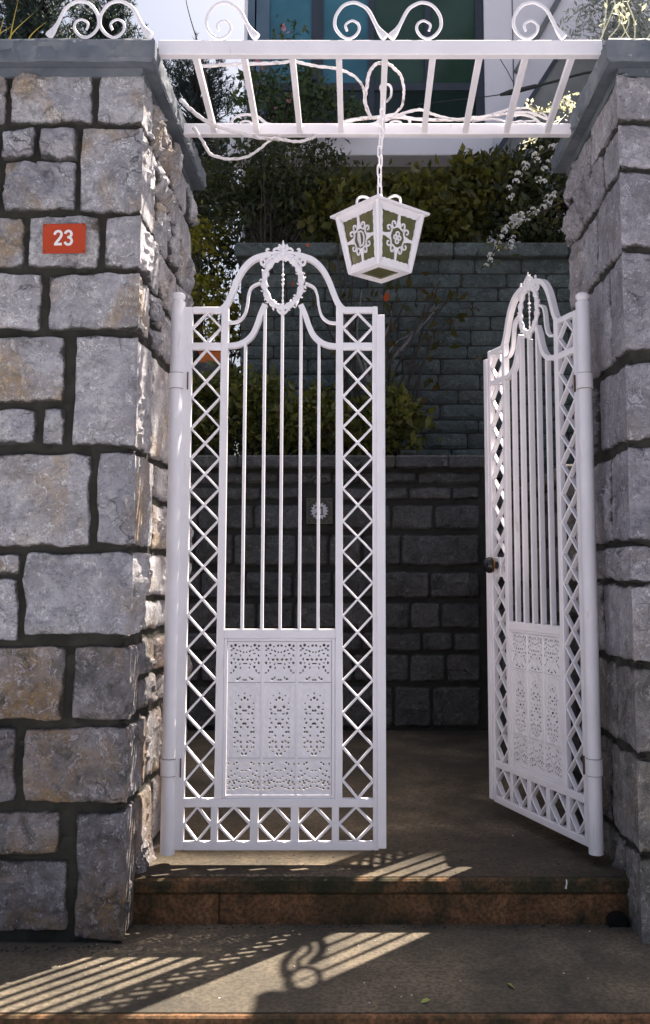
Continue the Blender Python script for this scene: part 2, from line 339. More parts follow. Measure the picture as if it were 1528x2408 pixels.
# ------------------------------------------------------------------ quarry-faced stones
def stone_mesh(path, z0, z1, seed, g=0.012, amp=0.03, rec=0.045, r=0.03, draft=0.03, rough=0.0045, facets=7, warp=0.010, corner_i=None, chip=0.005):
    """rough block: path is 2 or 3 xy points (3 = wraps a corner), walls run from z0 to z1; the open side is to the right of the path"""
    P = [np.array(p, float) for p in path]; segs = []
    for a, b_ in zip(P[:-1], P[1:]): segs.append((a, b_, np.linalg.norm(b_ - a)))
    L = sum(q[2] for q in segs); Hh = z1 - z0; rng = np.random.RandomState(seed)
    S = []; 
    acc = 0
    for a, b_, l in segs:
        n = max(3, int(round(l/g))); S += list(acc + l*np.arange(n)/n); acc += l
    S.append(L); S = np.array(S); nz = max(3, int(round(Hh/g))); T = np.linspace(0, Hh, nz + 1)
    s, t = np.meshgrid(S, T, indexing='ij')
    sc_ = segs[0][2] if len(segs) == 2 else None
    # outline: rounded, uneven corners
    u = s/L*2 - 1; v = t/Hh*2 - 1
    ws = warp*fbm(s*9 + seed*1.3, t*9, seed, 3); wt = warp*fbm(s*9 + 31.7, t*9 + seed*0.7, seed + 5, 3)
    rc = min(0.3, 0.028/min(L, Hh)*2)
    s2 = s - u*np.abs(v)**6*rc*L*0.08 + ws*np.clip(np.abs(u), 0.3, 1); t2 = t - v*np.abs(u)**6*rc*Hh*0.08 + wt
    s2 = np.clip(s2, 0, L); 
    e = np.minimum(np.minimum(s, L - s), np.minimum(t, Hh - t))
    e = e*(1 + 0.45*fbm(s*14, t*14 + 9.1, seed + 3, 2))
    prof = np.sqrt(np.clip(1 - (1 - np.clip(e/r, 0, 1))**2, 0, 1))
    hgt = np.full_like(s, amp)
    for k in range(facets):
        cs, ct = rng.rand()*L, rng.rand()*Hh; ang = rng.rand()*6.28; sl = 0.12 + 0.40*rng.rand()
        pl = amp*(0.35 + 0.65*rng.rand()) + sl*((s - cs)*math.cos(ang) + (t - ct)*math.sin(ang))
        pl = pl + 0.006*fbm(s*11, t*11, seed + 40 + k, 2)
        hgt = np.minimum(hgt, pl)
    hgt = np.clip(hgt, -0.4*amp, amp)
    # small cleaved chips
    nchip = int(60*L*Hh/0.05) + 6; cp = rng.rand(min(nchip, 160), 2)*[L, Hh]; tl = rng.randn(len(cp), 3)
    dd = (s[..., None] - cp[:, 0])**2 + (t[..., None] - cp[:, 1])**2; k = dd.argmin(-1)
    hgt = hgt + chip*np.clip(tl[k, 0]*0.5 + (tl[k, 1]*(s - cp[k, 0]) + tl[k, 2]*(t - cp[k, 1]))*14, -1.3, 1.3)
    hgt = hgt + rough*fbm(s*28, t*28, seed + 9, 4) + 0.003*fbm(s*6, t*6, seed + 2, 2)
    if sc_ is not None: hgt = hgt*(0.06 + 0.94*sstep(np.abs(s - sc_)/draft))
    d = -rec*(1 - prof) + prof*np.maximum(hgt, -0.012)
    pos = np.zeros(s.shape + (3,))
    acc = 0; nrm = np.zeros(s.shape + (2,))
    for i, (a, b_, l) in enumerate(segs):
        dr = (b_ - a)/l; nn = np.array([dr[1], -dr[0]])
        msk = (s >= acc - 1e-9) if i else np.ones_like(s, bool)
        q = a + dr*(s2 - acc)[..., None]; 
        pos[..., 0] = np.where(msk, q[..., 0], pos[..., 0]); pos[..., 1] = np.where(msk, q[..., 1], pos[..., 1])
        nrm[msk] = nn; acc += l
    if len(segs) == 2:
        # pin the arris
        on = np.abs(s - sc_) < 1e-6
        d0 = (segs[0][1] - segs[0][0])/segs[0][2]; d1 = (segs[1][1] - segs[1][0])/segs[1][2]
        bis = np.array([d0[1] + d1[1], -d0[0] - d1[0]]); bis = bis/np.linalg.norm(bis)
        pos[on, 0] = segs[0][1][0]; pos[on, 1] = segs[0][1][1]; nrm[on] = bis
    pos[..., 0] += nrm[..., 0]*d; pos[..., 1] += nrm[..., 1]*d; pos[..., 2] = z0 + t2
    ni, nj = s.shape; V = pos.reshape(-1, 3)
    idx = np.arange(ni*nj).reshape(ni, nj)
    Fq = np.stack([idx[:-1, :-1], idx[1:, :-1], idx[1:, 1:], idx[:-1, 1:]], -1).reshape(-1, 4)
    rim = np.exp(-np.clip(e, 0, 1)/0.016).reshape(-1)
    return V, Fq, rim
def np_mesh(name, V, Fq, smooth=True):
    me = bpy.data.meshes.new(name); V = np.asarray(V, np.float32); Fq = np.asarray(Fq, np.int32); k = Fq.shape[1]
    me.vertices.add(len(V)); me.vertices.foreach_set('co', V.ravel())
    me.loops.add(Fq.size); me.loops.foreach_set('vertex_index', Fq.ravel())
    me.polygons.add(len(Fq)); me.polygons.foreach_set('loop_start', np.arange(0, Fq.size, k, dtype=np.int32))
    me.polygons.foreach_set('use_smooth', np.full(len(Fq), smooth)); me.update(calc_edges=True); me.validate(); return me
SEED = [100]
def stone(path, z0, z1, mat, parent, name='stone', **kw):
    SEED[0] += 1
    V, Fq, rim = stone_mesh(path, z0, z1, SEED[0], **kw)
    c = V.mean(0); c[2] = z0; me = np_mesh(name, V - c, Fq)
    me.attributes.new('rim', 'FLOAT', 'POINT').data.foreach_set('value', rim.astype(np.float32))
    try: me.set_sharp_from_angle(angle=math.radians(24))
    except Exception: pass
    return child(link(name, me, mat, None, tuple(float(q) for q in c)), parent)

YF, YR, YRR = 3.652, 4.86, 4.64             # front and back of the gate pillars
XL, XR = -0.880, 1.072           # their inner faces
ZS, ZST = -0.179, -0.345         # paved platform, street
YN, YP = 3.852, 3.084            # front of the upper step, front of the platform
ZCB, ZCT = 3.300, 3.398          # coping
YB = 7.33                        # retaining wall at the back
Y2 = 8.6                         # upper garden wall

# ------------------------------------------------------------------ ground
MB().box(-60, 60, -60, YP - 0.004, ZST - 0.3, ZST).build('street', M['street'])['kind'] = 'structure'
plat = MB().box(-14, 14, YP + 0.027, 6.0, ZST - 0.3, ZS).build('pavement', M['paving']); plat['kind'] = 'structure'
random.seed(3); x = -5.0
while x < 5.0:
    w = random.uniform(2.9, 3.3); child(MB().box(x + 0.003, x + w - 0.003, YP, YP + 0.026, ZST - 0.1, ZS - 0.001, 0.006).build('kerb_stone', M['riser']), plat); x += w
land = MB().box(-2.4, XR + 0.6, YN + 0.03, YB + 0.3, ZS - 0.05, -0.003).build('landing', M['landing_floor']); land['kind'] = 'structure'
xj = xx(514, 2140, YN)
def riser_blocks(xs, z0, z1, y0, nm, ch, m):
    for a, b_ in zip(xs[:-1], xs[1:]):
        child(MB().box(a + 0.0015, b_ - 0.0015, y0, y0 + 0.33, z0, z1, ch).build(nm, m), land)
riser_blocks([-1.05, 1.3], -0.058, 0.0, YN - 0.012, 'nosing_slab', 0.008, M['nosing'])
riser_blocks([-1.05, xj, 1.3], ZS - 0.02, -0.060, YN + 0.004, 'riser_block', 0.005, M['riser'])
child(MB().box(-2.4, XR + 0.6, YN + 0.01, YB + 0.3, -0.0028, 0.0035).build('floor_screed', M['landing_floor']), land)

# ------------------------------------------------------------------ left stone pillar
def zr(a, b_): return zz(b_, YF), zz(a, YF)
pl = tag(empty('stone_pillar', (-1.6, YF, ZS)), 'grey rough stone pillar carrying the red number plate', 'stone pillar')
child(MB().box(-2.6, XL - 0.03, YF + 0.03, YR - 0.03, ZS - 0.05, ZCB).build('mortar', M['mortar']), pl)
def mortar_sheet(path, z0, z1, par, depth=.022, seed=1, g=.018):
    V, Fq, _ = stone_mesh(path, z0, z1, seed, g=g, amp=0, rec=0, r=.01, draft=.05, rough=.005, facets=0, warp=0, chip=.002)
    c = V.mean(0); child(link('mortar_joint', np_mesh('mortar_joint', V - c, Fq), M['mortar'], None, tuple(float(q) for q in c)), par)
dm = .031
mortar_sheet([(-1.75, YF + dm), (XL - dm, YF + dm), (XL - dm, YR)], ZS - .02, ZCB - .002, pl)
front = [  # x0, x1, y0, y1 measured on the front face
 (-160, 8, 172, 285), (22, 213, 172, 285), (-190, -8, 300, 366), (4, 80, 300, 364), (95, 177, 302, 372), (-150, -8, 382, 492), (6, 173, 377, 492),
 (-140, 52, 511, 626), (62, 228, 507, 626), (-130, 92, 640, 767), (-150, 144, 790, 945), (-160, 80, 962, 1045), (97, 146, 961, 1045),
 (-170, 209, 1066, 1285), (-170, 41, 1304, 1350), (-170, 36, 1361, 1507), (-170, 148, 1522, 1694), (-170, 32, 1713, 1888), (-170, 134, 1908, 2012), (-170, 156, 2024, 2190)]
for x0, x1, y0, y1 in front:
    x0 -= 5; x1 += 5; y0 -= 5; y1 += 5
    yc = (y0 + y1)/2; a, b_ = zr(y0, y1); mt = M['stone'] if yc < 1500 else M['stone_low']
    stone([(xx(x0, yc, YF), YF), (xx(x1, yc, YF), YF)], a, b_, mt, pl, amp=0.044, warp=0.008, r=0.017, chip=0.011, rough=0.006)
corner = [(228, 170, 284, 0.22), (187, 297, 495, 0.30), (243, 506, 628, 0.42), (112, 641, 771, 0.24), (170, 790, 1047, 0.34), (226, 1064, 1282, 0.40),
          (53, 1300, 1494, 0.26), (168, 1518, 1693, 0.20), (51, 1713, 1890, 0.36), (174, 1911, 2216, 0.22)]
rng = random.Random(11)
def inner_fill(z0, z1, y0, sign, xf, mat, par):
    """stones on the inner face from y0 back to the rear of the pillar"""
    y = y0; YE = YR if sign > 0 else YRR
    while y < YE - 0.06:
        w = min(rng.uniform(0.26, 0.48)*(1 if sign > 0 else 1.4), YE - y)
        if YE - y - w < 0.14: w = YE - y
        rows = [(z0, z1)]
        if sign > 0 and z1 - z0 > 0.24 and rng.random() < 0.65:
            q = z0 + (z1 - z0)*rng.uniform(0.4, 0.6); rows = [(z0, q - 0.005), (q + 0.005, z1)]
        for a, b_ in rows:
            p = [(xf, y + 0.005), (xf, y + w - 0.005)]
            if sign < 0: p.reverse()
            stone(p, a, b_, mat, par, amp=rng.uniform(0.04, 0.07), r=0.040, g=0.012, chip=0.013)
        y += w
for x0, y0, y1, dep in corner:
    x0 -= 5; y0 -= 5; y1 += 5
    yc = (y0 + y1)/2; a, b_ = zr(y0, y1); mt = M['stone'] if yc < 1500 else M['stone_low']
    stone([(xx(x0, yc, YF), YF), (XL, YF), (XL, YF + dep)], a, b_, mt, pl, amp=0.044, r=0.018, chip=0.012, rough=0.006, warp=.007)
    inner_fill(a, b_, YF + dep + 0.004, 1, XL, mt, pl)
# ------------------------------------------------------------------ right stone pillar
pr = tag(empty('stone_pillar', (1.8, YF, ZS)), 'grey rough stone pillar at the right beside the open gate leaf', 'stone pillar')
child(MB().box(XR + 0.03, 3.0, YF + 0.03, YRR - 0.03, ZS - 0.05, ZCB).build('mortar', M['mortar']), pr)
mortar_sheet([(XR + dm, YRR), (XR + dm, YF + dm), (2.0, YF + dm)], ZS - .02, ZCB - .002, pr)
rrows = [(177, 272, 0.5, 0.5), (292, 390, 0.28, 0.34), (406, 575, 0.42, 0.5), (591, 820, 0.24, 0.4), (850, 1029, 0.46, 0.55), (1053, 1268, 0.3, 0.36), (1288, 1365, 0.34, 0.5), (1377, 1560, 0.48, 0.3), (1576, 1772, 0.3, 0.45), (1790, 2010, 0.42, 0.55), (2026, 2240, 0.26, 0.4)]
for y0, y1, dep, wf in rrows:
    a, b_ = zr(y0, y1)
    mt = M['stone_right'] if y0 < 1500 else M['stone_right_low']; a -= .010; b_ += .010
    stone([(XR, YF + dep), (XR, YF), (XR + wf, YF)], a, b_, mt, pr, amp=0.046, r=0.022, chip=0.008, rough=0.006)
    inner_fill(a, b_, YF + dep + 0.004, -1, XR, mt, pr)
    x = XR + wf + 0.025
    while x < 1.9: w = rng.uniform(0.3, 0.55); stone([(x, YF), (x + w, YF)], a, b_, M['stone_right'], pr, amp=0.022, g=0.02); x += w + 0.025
# copings
def coping(par, side):
    o = 0.052; YE = YR if side < 0 else YRR; xi = XL + o if side < 0 else XR - o
    x0, x1 = (-2.65, xi - 0.008) if side < 0 else (xi + 0.008, 3.05)
    cp = child(MB().box(x0, x1, YF - o + 0.008, YE + o, ZCB + 0.004, ZCT, 0.006).build('coping', M['coping']), par)
    p = [(x0, YF - o), (xi, YF - o), (xi, YE + o)] if side < 0 else [(xi, YE + o), (xi, YF - o), (x1, YF - o)]
    ed = stone(p, ZCB, ZCT + 0.002, M['coping'], par, name='coping_edge', g=0.012, amp=0.012 if side < 0 else 0.006, rec=0.012, r=0.012, warp=0.003, draft=0.12, rough=0.003)
    # mortar bed under the coping
    child((MB().box(-2.6, XL - 0.012, YF + 0.012, YE - 0.01, ZCB - 0.035, ZCB + 0.002) if side < 0 else MB().box(XR + 0.012, 3.0, YF + 0.012, YE - 0.01, ZCB - 0.035, ZCB + 0.002)).build('mortar_bed', M['coping']), par)
coping(pl, -1); coping(pr, 1)

# ------------------------------------------------------------------ gate leaves
YG = 4.02; GX = -0.794; WP = M['white_paint']
def gz(py): return zz(py, YG)
def gp(zx, zy, s=1):                      # point of the gate's top measured on the enlarged photograph -> leaf x, z
    p = at(363.7 + 0.3894*zx, 529 + 0.3894*zy, YG); return (s*(p.x - GX), p.z)
def gate_leaf(root, s):
    xs = {'c0': .066, 'c1': .193, 'm0': .193, 'm1': .225, 'n0': .700, 'n1': .731, 'd0': .731, 'd1': .860, 'e1': .884, 'a1': .915}
    def bx(x0, x1, y0, y1, z0, z1, c=0.003):
        a, b_ = sorted((s*x0, s*x1)); return MB().box(a, b_, y0, y1, z0, z1, c)
    def part(mb, name, mat=WP, par=root, smooth=False): return mb.build(name, mat, par, smooth)
    Zb0, Zb1 = gz(1998), gz(1978); Zl0, Zl1 = gz(1897), gz(1877); Zp1 = gz(1479); Zp0 = gz(1501)
    Zs0, Zs1 = gz(823), gz(807); Zt0, Zt1 = gz(737), gz(723)
    # pipe stile with knob
    zt = gz(710)
    pp = part(MB().lathe([(0.031, 0.045), (0.031, zt - 0.004), (0.028, zt), (0.001, zt + 0.001)], 24), 'pipe_stile', smooth=True)
    k = MB().lathe([(0.024, zt - 0.002), (0.022, zt + 0.006), (0.026, zt + 0.012), (0.031, zt + 0.020), (0.030, zt + 0.030), (0.022, zt + 0.038), (0.008, zt + 0.043), (0.001, zt + 0.0435)], 24)
    o = k.build('knob', WP, None, True); o.parent = pp; o.location = Vector(o.location) - Vector(pp.location)
    for y0, y1 in ((879, 914.5), (1784, 1823)):
        m = MB().lathe([(0.0315, gz(y1)), (0.0365, gz(y1) + 0.001), (0.0365, gz(y0) - 0.001), (0.0315, gz(y0))], 24)
        part(m, 'hinge_strap', smooth=True)
        for zq in (gz(y1) - .0022, gz(y0) + .0004): part(MB().lathe([(.030, zq), (.0326, zq + .0002), (.0326, zq + .0016), (.030, zq + .0018)], 24), 'strap_gap', M['screw'], smooth=True)
        part(bx(0.048, 0.053, -0.022, -0.0135, gz(y1) - 0.006, gz(y0) + 0.004, 0.001), 'hinge_pin', M['screw'])
    part(bx(0.020, .066, -.013, .013, Zb0, Zt1), 'stile')
    part(bx(.193, .225, -.015, .015, Zl1 - 0.004, Zt1 + 0.001), 'stile'); part(bx(.700, .731, -.015, .015, Zl1 - 0.004, Zt1 + 0.001), 'stile')
    part(bx(.860, .884, -.015, .015, Zb0, Zt1 + 0.002), 'stile')
    part(bx(.878, .915, -.024, -.0155, gz(1992), gz(743), 0.002), 'meeting_strip')
    part(bx(.064, .862, -.0142, .0142, Zb0, Zb1), 'bottom_rail'); part(bx(.064, .862, -.0144, .0144, Zl0, Zl1), 'lower_rail')
    part(bx(.223, .702, -.0138, .0138, Zp0, Zp1), 'middle_rail')
    for a, b_ in ((.064, .195), (.729, .862)):
        part(bx(a, b_, -.0141, .0141, Zt0, Zt1), 'top_rail'); part(bx(a, b_, -.0143, .0143, Zs0, Zs1), 'second_rail')
    # lattice
    def bar_mesh(l, w=0.0085, d=0.0125): return bx(-l/2, l/2, -d, d, -w/2, w/2, 0.0015).mesh('lattice_bar')
    cache = {}
    def lat(xa, za, xb, zb, k):
        l = math.hypot(xb - xa, zb - za) + 0.006; key = (round(l, 3), k)
        if key not in cache: cache[key] = bar_mesh(l, 0.0085, 0.0125 - 0.0012*k)
        link('lattice_bar', cache[key], WP, root, (s*(xa + xb)/2, 0, (za + zb)/2), (0, -math.atan2(zb - za, s*(xb - xa)), 0))
    for xa, xb in ((.066, .193), (.731, .860)):
        xm = (xa + xb)/2; nz = [gz(q) for q in (823, 897, 971, 1043, 1115, 1188, 1260, 1335, 1409, 1488, 1563, 1639, 1716, 1795, 1877)]
        hz = [(a + b_)/2 for a, b_ in zip(nz[:-1], nz[1:])]
        jr = random.Random(int(xa*1000) + (5 if s < 0 else 0))
        hl = [q + jr.uniform(-.004, .004) for q in hz]; hr = [q + jr.uniform(-.004, .004) for q in hz]
        for i in range(1, 14):
            lat(xa, hl[i - 1], xb, hr[i], 0); lat(xa, hl[i], xb, hr[i - 1], 1)
        lat(xm, nz[0], xa, hl[0], 0); lat(xm, nz[0], xb, hr[0], 1); lat(xa, hl[-1], xm, nz[-1], 0); lat(xb, hr[-1], xm, nz[-1], 1)
        zm = (Zt0 + Zs1)/2
        lat(xm, Zt0, xa, zm, 0); lat(xm, Zt0, xb, zm, 1); lat(xa, zm, xm, Zs1, 1); lat(xb, zm, xm, Zs1, 0)
    cells = [(.066, .180), (.208, .345), (.378, .515), (.548, .687), (.717, .860)]
    for (a, b_), (a2, b2) in zip(cells[:-1], cells[1:]): part(bx(b_, a2, -.0137, .0137, Zb1 - .002, Zl0 + .002), 'lower_post')
    for a, b_ in cells:
        xm = (a + b_)/2; zm = (Zb1 + Zl0)/2
        lat(xm, Zl0, a, zm, 0); lat(xm, Zl0, b_, zm, 1); lat(a, zm, xm, Zb1, 1); lat(b_, zm, xm, Zb1, 0)
    # curved top bars
    outer = [(400, 516), (425, 497), (447, 465), (470, 412), (500, 335), (540, 265), (592, 215), (650, 192), (700, 182)]
    inner = [(440, 733), (500, 727), (550, 705), (592, 664), (620, 605), (642, 540), (668, 482)]
    thin = [(446, 592), (500, 585), (540, 550), (559, 490), (568, 425), (588, 378), (640, 351)]
    for pts, w, dd, nm in ((outer, .0245, .0147, 'arch_bar'), (inner, .0235, .0146, 'sweep_bar'), (thin, .011, .011, 'curl_bar')):
        for side in (0, 1):
            q = [(1550 - a if side else a, b_ + (3 if side else 0)) for a, b_ in pts]
            q = [Vector(gp(a, b_, s)) for a, b_ in q]
            q = spline([(p.x, p.y, 0) for p in q], 6)
            part(MB().ribbon([(p.x, p.y) for p in q], w, -dd + side*.0002, dd - side*.0002), nm, smooth=True)
    for xb_, top in zip((.300, .385, .4625, .545, .625), (712, 505, 540, 505, 712)):
        part(bx(xb_ - .006, xb_ + .006, -.014, .014, Zp1 - .003, gp(700, top)[1], 0.0015), 'upright_bar')
    # oval wreath
    cx_, cz_ = gp(774, 348, s); rx, rz = 115*0.3894/543*1.0, 158*0.3894/543
    wr = MB(); ring = []
    n = 72; v = []; f = []
    for i in range(n):
        a = 2*math.pi*i/n
        wob = 0.0135 + 0.003*math.sin(a*14) + 0.0015*math.sin(a*23 + 1)
        for j in range(8):
            b_ = 2*math.pi*j/8
            v.append((cx_ + (rx + wob*math.cos(b_))*math.cos(a), -0.004 + (0.012 + 0.003*math.sin(a*14))*math.sin(b_), cz_ + (rz + wob*math.cos(b_))*math.sin(a)))
    for i in range(n):
        for j in range(8): f.append((i*8 + j, ((i + 1) % n)*8 + j, ((i + 1) % n)*8 + (j + 1) % 8, i*8 + (j + 1) % 8))
    wr.add(v, f); wo = part(wr, 'oval_wreath', smooth=True)
    lm = MB()
    lm.add([(0, -.004, 0), (.0075, -.010, .008), (.006, -.004, .017), (.0025, -.004, .026), (-.003, -.008, .020), (-.0075, -.010, .008), (0, -.016, .010), (0, .004, .010)],
           [(0, 1, 6), (1, 2, 6), (2, 3, 6), (3, 4, 6), (4, 5, 6), (5, 0, 6), (1, 0, 7), (2, 1, 7), (3, 2, 7), (4, 3, 7), (5, 4, 7), (0, 5, 7)])
    lme = lm.mesh('wreath_leaf', True); jr = random.Random(4)
    def leaf(px_, pz_, ang, sc_):
        o = link('wreath_leaf', lme, WP, wo, (px_ - wo.location.x, -wo.location.y + jr.uniform(-.004, .002), pz_ - wo.location.z), (0, ang, 0)); o.scale = (sc_, sc_, sc_)
    for i in range(26):
        a = 2*math.pi*(i + 0.5)/26; ox, oz = math.cos(a), math.sin(a)
        leaf(cx_ + (rx + .010)*ox, cz_ + (rz + .010)*oz, math.pi/2 - a + jr.choice((-.7, .7)), jr.uniform(.55, .85))
        if i % 2: leaf(cx_ + (rx - .010)*ox, cz_ + (rz - .010)*oz, -math.pi/2 - a + jr.choice((-.6, .6)), jr.uniform(.4, .65))
    # crest above, drop below, spindle in the middle
    cr = MB(); zc = cz_ + rz
    for sd in (-1, 1):
        def pth(pts, r0, r1):
            q = spline([(cx_ + sd*a, -.004, zc + b_) for a, b_ in pts], 5); cr.tube(q, [r0 + (r1 - r0)*i/(len(q) - 1) for i in range(len(q))], 7, 0.8)
        pth([(.0, .016), (.030, .010), (.055, -.002), (.074, -.022), (.084, -.034), (.095, -.030), (.098, -.016), (.090, -.008), (.081, -.014), (.083, -.021)], .009, .0045)
        pth([(.010, .020), (.030, .024), (.050, .020), (.066, .022), (.074, .032), (.070, .040), (.062, .036)], .008, .004)
        pth([(.004, .020), (.014, .036), (.030, .042), (.042, .034), (.038, .026), (.030, .028)], .007, .004)
        pth([(.004, .040), (.012, .054), (.020, .060)], .006, .003)
        cr.blob((cx_ + sd*.022, -.006, zc + .010), (.012, .009, .010)); cr.blob((cx_ + sd*.018, -.006, zc + .046), (.008, .007, .008))
    cr.blob((cx_, -.006, zc + .022), (.014, .011, .020)); cr.blob((cx_, -.005, zc + .050), (.009, .008, .017)); cr.blob((cx_, -.004, zc + .070), (.004, .004, .010))
    part(cr, 'crest', smooth=True)
    dr = MB(); zd = cz_ - rz
    for sd in (-1, 1):
        q = spline([(cx_, -.004, zd - .030), (cx_ + sd*.012, -.004, zd - .024), (cx_ + sd*.022, -.004, zd - .012), (cx_ + sd*.016, -.004, zd - .004)], 5); dr.tube(q, [.0075 - .003*i/(len(q) - 1) for i in range(len(q))], 7)
    dr.blob((cx_, -.006, zd - .014), (.010, .009, .022)); part(dr, 'wreath_drop', smooth=True)
    sp = MB(); pr_ = []
    for i in range(41):
        t = i/40; z = cz_ - rz + 2*rz*t; r_ = .0035 + .0014*math.sin(t*60) + (.005*max(0, math.cos((t - .56)*75)) if abs(t - .56) < .13 else 0); pr_.append((r_, z))
    sp.lathe(pr_, 8, (cx_, 0)); part(sp, 'spindle', smooth=True)
    # cast panels: frame and nine pierced plates
    fz0, fz1 = Zl1, Zp0
    part(bx(.2255, .240, -.012, .012, fz0, fz1), 'panel_frame'); part(bx(.685, .6995, -.012, .012, fz0, fz1), 'panel_frame')
    part(bx(.240, .685, -.0118, .0118, fz0, fz0 + .014), 'panel_frame'); part(bx(.240, .685, -.0118, .0118, fz1 - .012, fz1), 'panel_frame')
    colx = [.241, .389, .537, .684]; rowz = [fz0 + .0145, gz(1782), gz(1604.6), fz1 - .0125]
    for r_ in range(3):
        nx, nz_ = 46, (52, 98, 57)[r_]
        u = (np.arange(nx) + .5)/nx*2 - 1; vv = (np.arange(nz_) + .5)/nz_
        U, Vv = np.meshgrid(u, vv, indexing='ij'); A = np.abs(U); fld = np.sin(9*A + 2*np.sin(9*Vv))*np.sin((22, 44, 24)[r_]*Vv - 2*A)
        ytop, hh, hl = ((925, 240, [(60, 965), (45, 955), (95, 962), (40, 995), (10, 1008), (55, 1030), (72, 1040), (95, 1050), (25, 1045), (85, 1082), (65, 1075), (45, 1070), (12, 1058), (90, 1125), (70, 1105), (40, 1118), (20, 1110), (58, 1090), (10, 1085), (30, 1080), (95, 1095), (80, 1010), (60, 1125)]),
            (470, 455, [(0, 535), (38, 550), (0, 563), (20, 575), (55, 597), (28, 618), (55, 632), (48, 656), (25, 660), (8, 640), (56, 690), (20, 693), (48, 715), (58, 745), (22, 740), (44, 770), (58, 770), (25, 793), (60, 805), (40, 825), (58, 835), (20, 830), (45, 862), (60, 862), (35, 887), (12, 902), (5, 720), (0, 880), (18, 860)]),
            (205, 265, [(85, 233), (60, 228), (38, 238), (10, 230), (85, 262), (48, 262), (30, 268), (85, 297), (28, 297), (58, 285), (15, 322), (42, 322), (70, 320), (85, 345), (60, 345), (32, 352), (28, 377), (70, 395), (85, 410), (32, 440), (46, 450), (8, 455), (10, 275), (8, 350), (58, 372), (72, 250)]))[r_]
        hole = np.zeros_like(A, bool); hr = random.Random(r_ + 3); inside = np.ones_like(A, bool)
        for hx_, hy_ in hl:
            ra, rb_ = hr.uniform(5, 8.5), hr.uniform(4.5, 9); an = hr.uniform(-.8, .8); du = A*107 - hx_; dv = (1 - Vv)*hh + ytop - hy_
            hole |= ((du*math.cos(an) + dv*math.sin(an))/ra)**2 + ((dv*math.cos(an) - du*math.sin(an))/rb_)**2 < 1.0
        relief = np.clip(fld, -1, 1)*.0016*inside + np.where((A > .93) | (Vv < .04) | (Vv > .97), .002, 0)
        if r_ == 1: relief += .0018*((A > .62) & (A < .70)) + .0015*((A > .76) & (A < .80))
        X = np.linspace(-1, 1, nx + 1); Z = np.linspace(0, 1, nz_ + 1)
        R = np.zeros((nx + 1, nz_ + 1)); R[:-1, :-1] = relief; R[1:, 1:] = (R[1:, 1:] + np.pad(relief, ((0, 0), (0, 0))))/2
        wv = (colx[1] - colx[0] - .002)/2; hv = rowz[r_ + 1] - rowz[r_] - .002
        Vx = np.stack([np.repeat(X[:, None]*wv, nz_ + 1, 1), -.006 - R, np.repeat(Z[None]*hv, nx + 1, 0)], -1).reshape(-1, 3)
        Vb = Vx.copy(); Vb[:, 1] = -.0035; nvx = len(Vx); idx = np.arange(nvx).reshape(nx + 1, nz_ + 1); fq = []
        for i in range(nx):
            for j in range(nz_):
                if hole[i, j]: continue
                a, b_, c_, d_ = idx[i, j], idx[i + 1, j], idx[i + 1, j + 1], idx[i, j + 1]
                fq.append((a, b_, c_, d_)); fq.append((a + nvx, d_ + nvx, c_ + nvx, b_ + nvx))
                if i and hole[i - 1, j]: fq.append((a, d_, d_ + nvx, a + nvx))
                if i < nx - 1 and hole[i + 1, j]: fq.append((b_, b_ + nvx, c_ + nvx, c_))
                if j and hole[i, j - 1]: fq.append((a, a + nvx, b_ + nvx, b_))
                if j < nz_ - 1 and hole[i, j + 1]: fq.append((d_, c_, c_ + nvx, d_ + nvx))
        me = np_mesh('cast_panel', np.vstack([Vx, Vb]), fq, False)
        for c_ in range(3): link('cast_panel', me, WP, root, (s*(colx[c_] + colx[c_ + 1])/2, 0, rowz[r_] + .001))
    for xv in colx[1:3]: part(bx(xv - .005, xv + .005, -.0105, .004, fz0 + .0145, fz1 - .0125), 'panel_bead')
gl = tag(empty('gate_leaf', (GX, YG, 0)), 'closed white iron gate leaf hung on the left pillar', 'gate')
gate_leaf(gl, 1)
gr = tag(empty('gate_leaf', (1.000, YG, 0), math.radians(-70.6)), 'open white iron gate leaf with black door knob at the right', 'gate')
gate_leaf(gr, -1)
# knob and lock of the open leaf
kz = gz(1325); kx = -.812
hd = MB(); hd.tube([(kx, -.012, kz), (kx, -.030, kz), (kx, -.046, kz)], [.020, .015, .016], 14); neck = hd.build('handle_neck', M['black'], gr, True)
hd = MB(); hd.tube([(kx, -.046, kz), (kx, -.050, kz), (kx, -.062, kz), (kx, -.080, kz), (kx, -.088, kz)], [.018, .037, .041, .032, .012], 22); hd.build('door_knob', M['black'], gr, True)
hd = MB(); hd.tube([(kx, -.0475, kz), (kx, -.0465, kz), (kx, -.0535, kz), (kx, -.0545, kz)], [.030, .0405, .0415, .030], 22); hd.build('brass_rim', M['brass'], gr, True)
hd = MB(); hd.tube([(kx, .012, kz), (kx, .03, kz), (kx, .045, kz), (kx, .06, kz)], [.014, .014, .03, .02], 14); hd.build('rear_knob', M['black'], gr, True)
MB().box(kx - .035, kx + .035, -.0135, .0135, kz - .06, kz + .04, .003).build('lock_case', WP, gr)

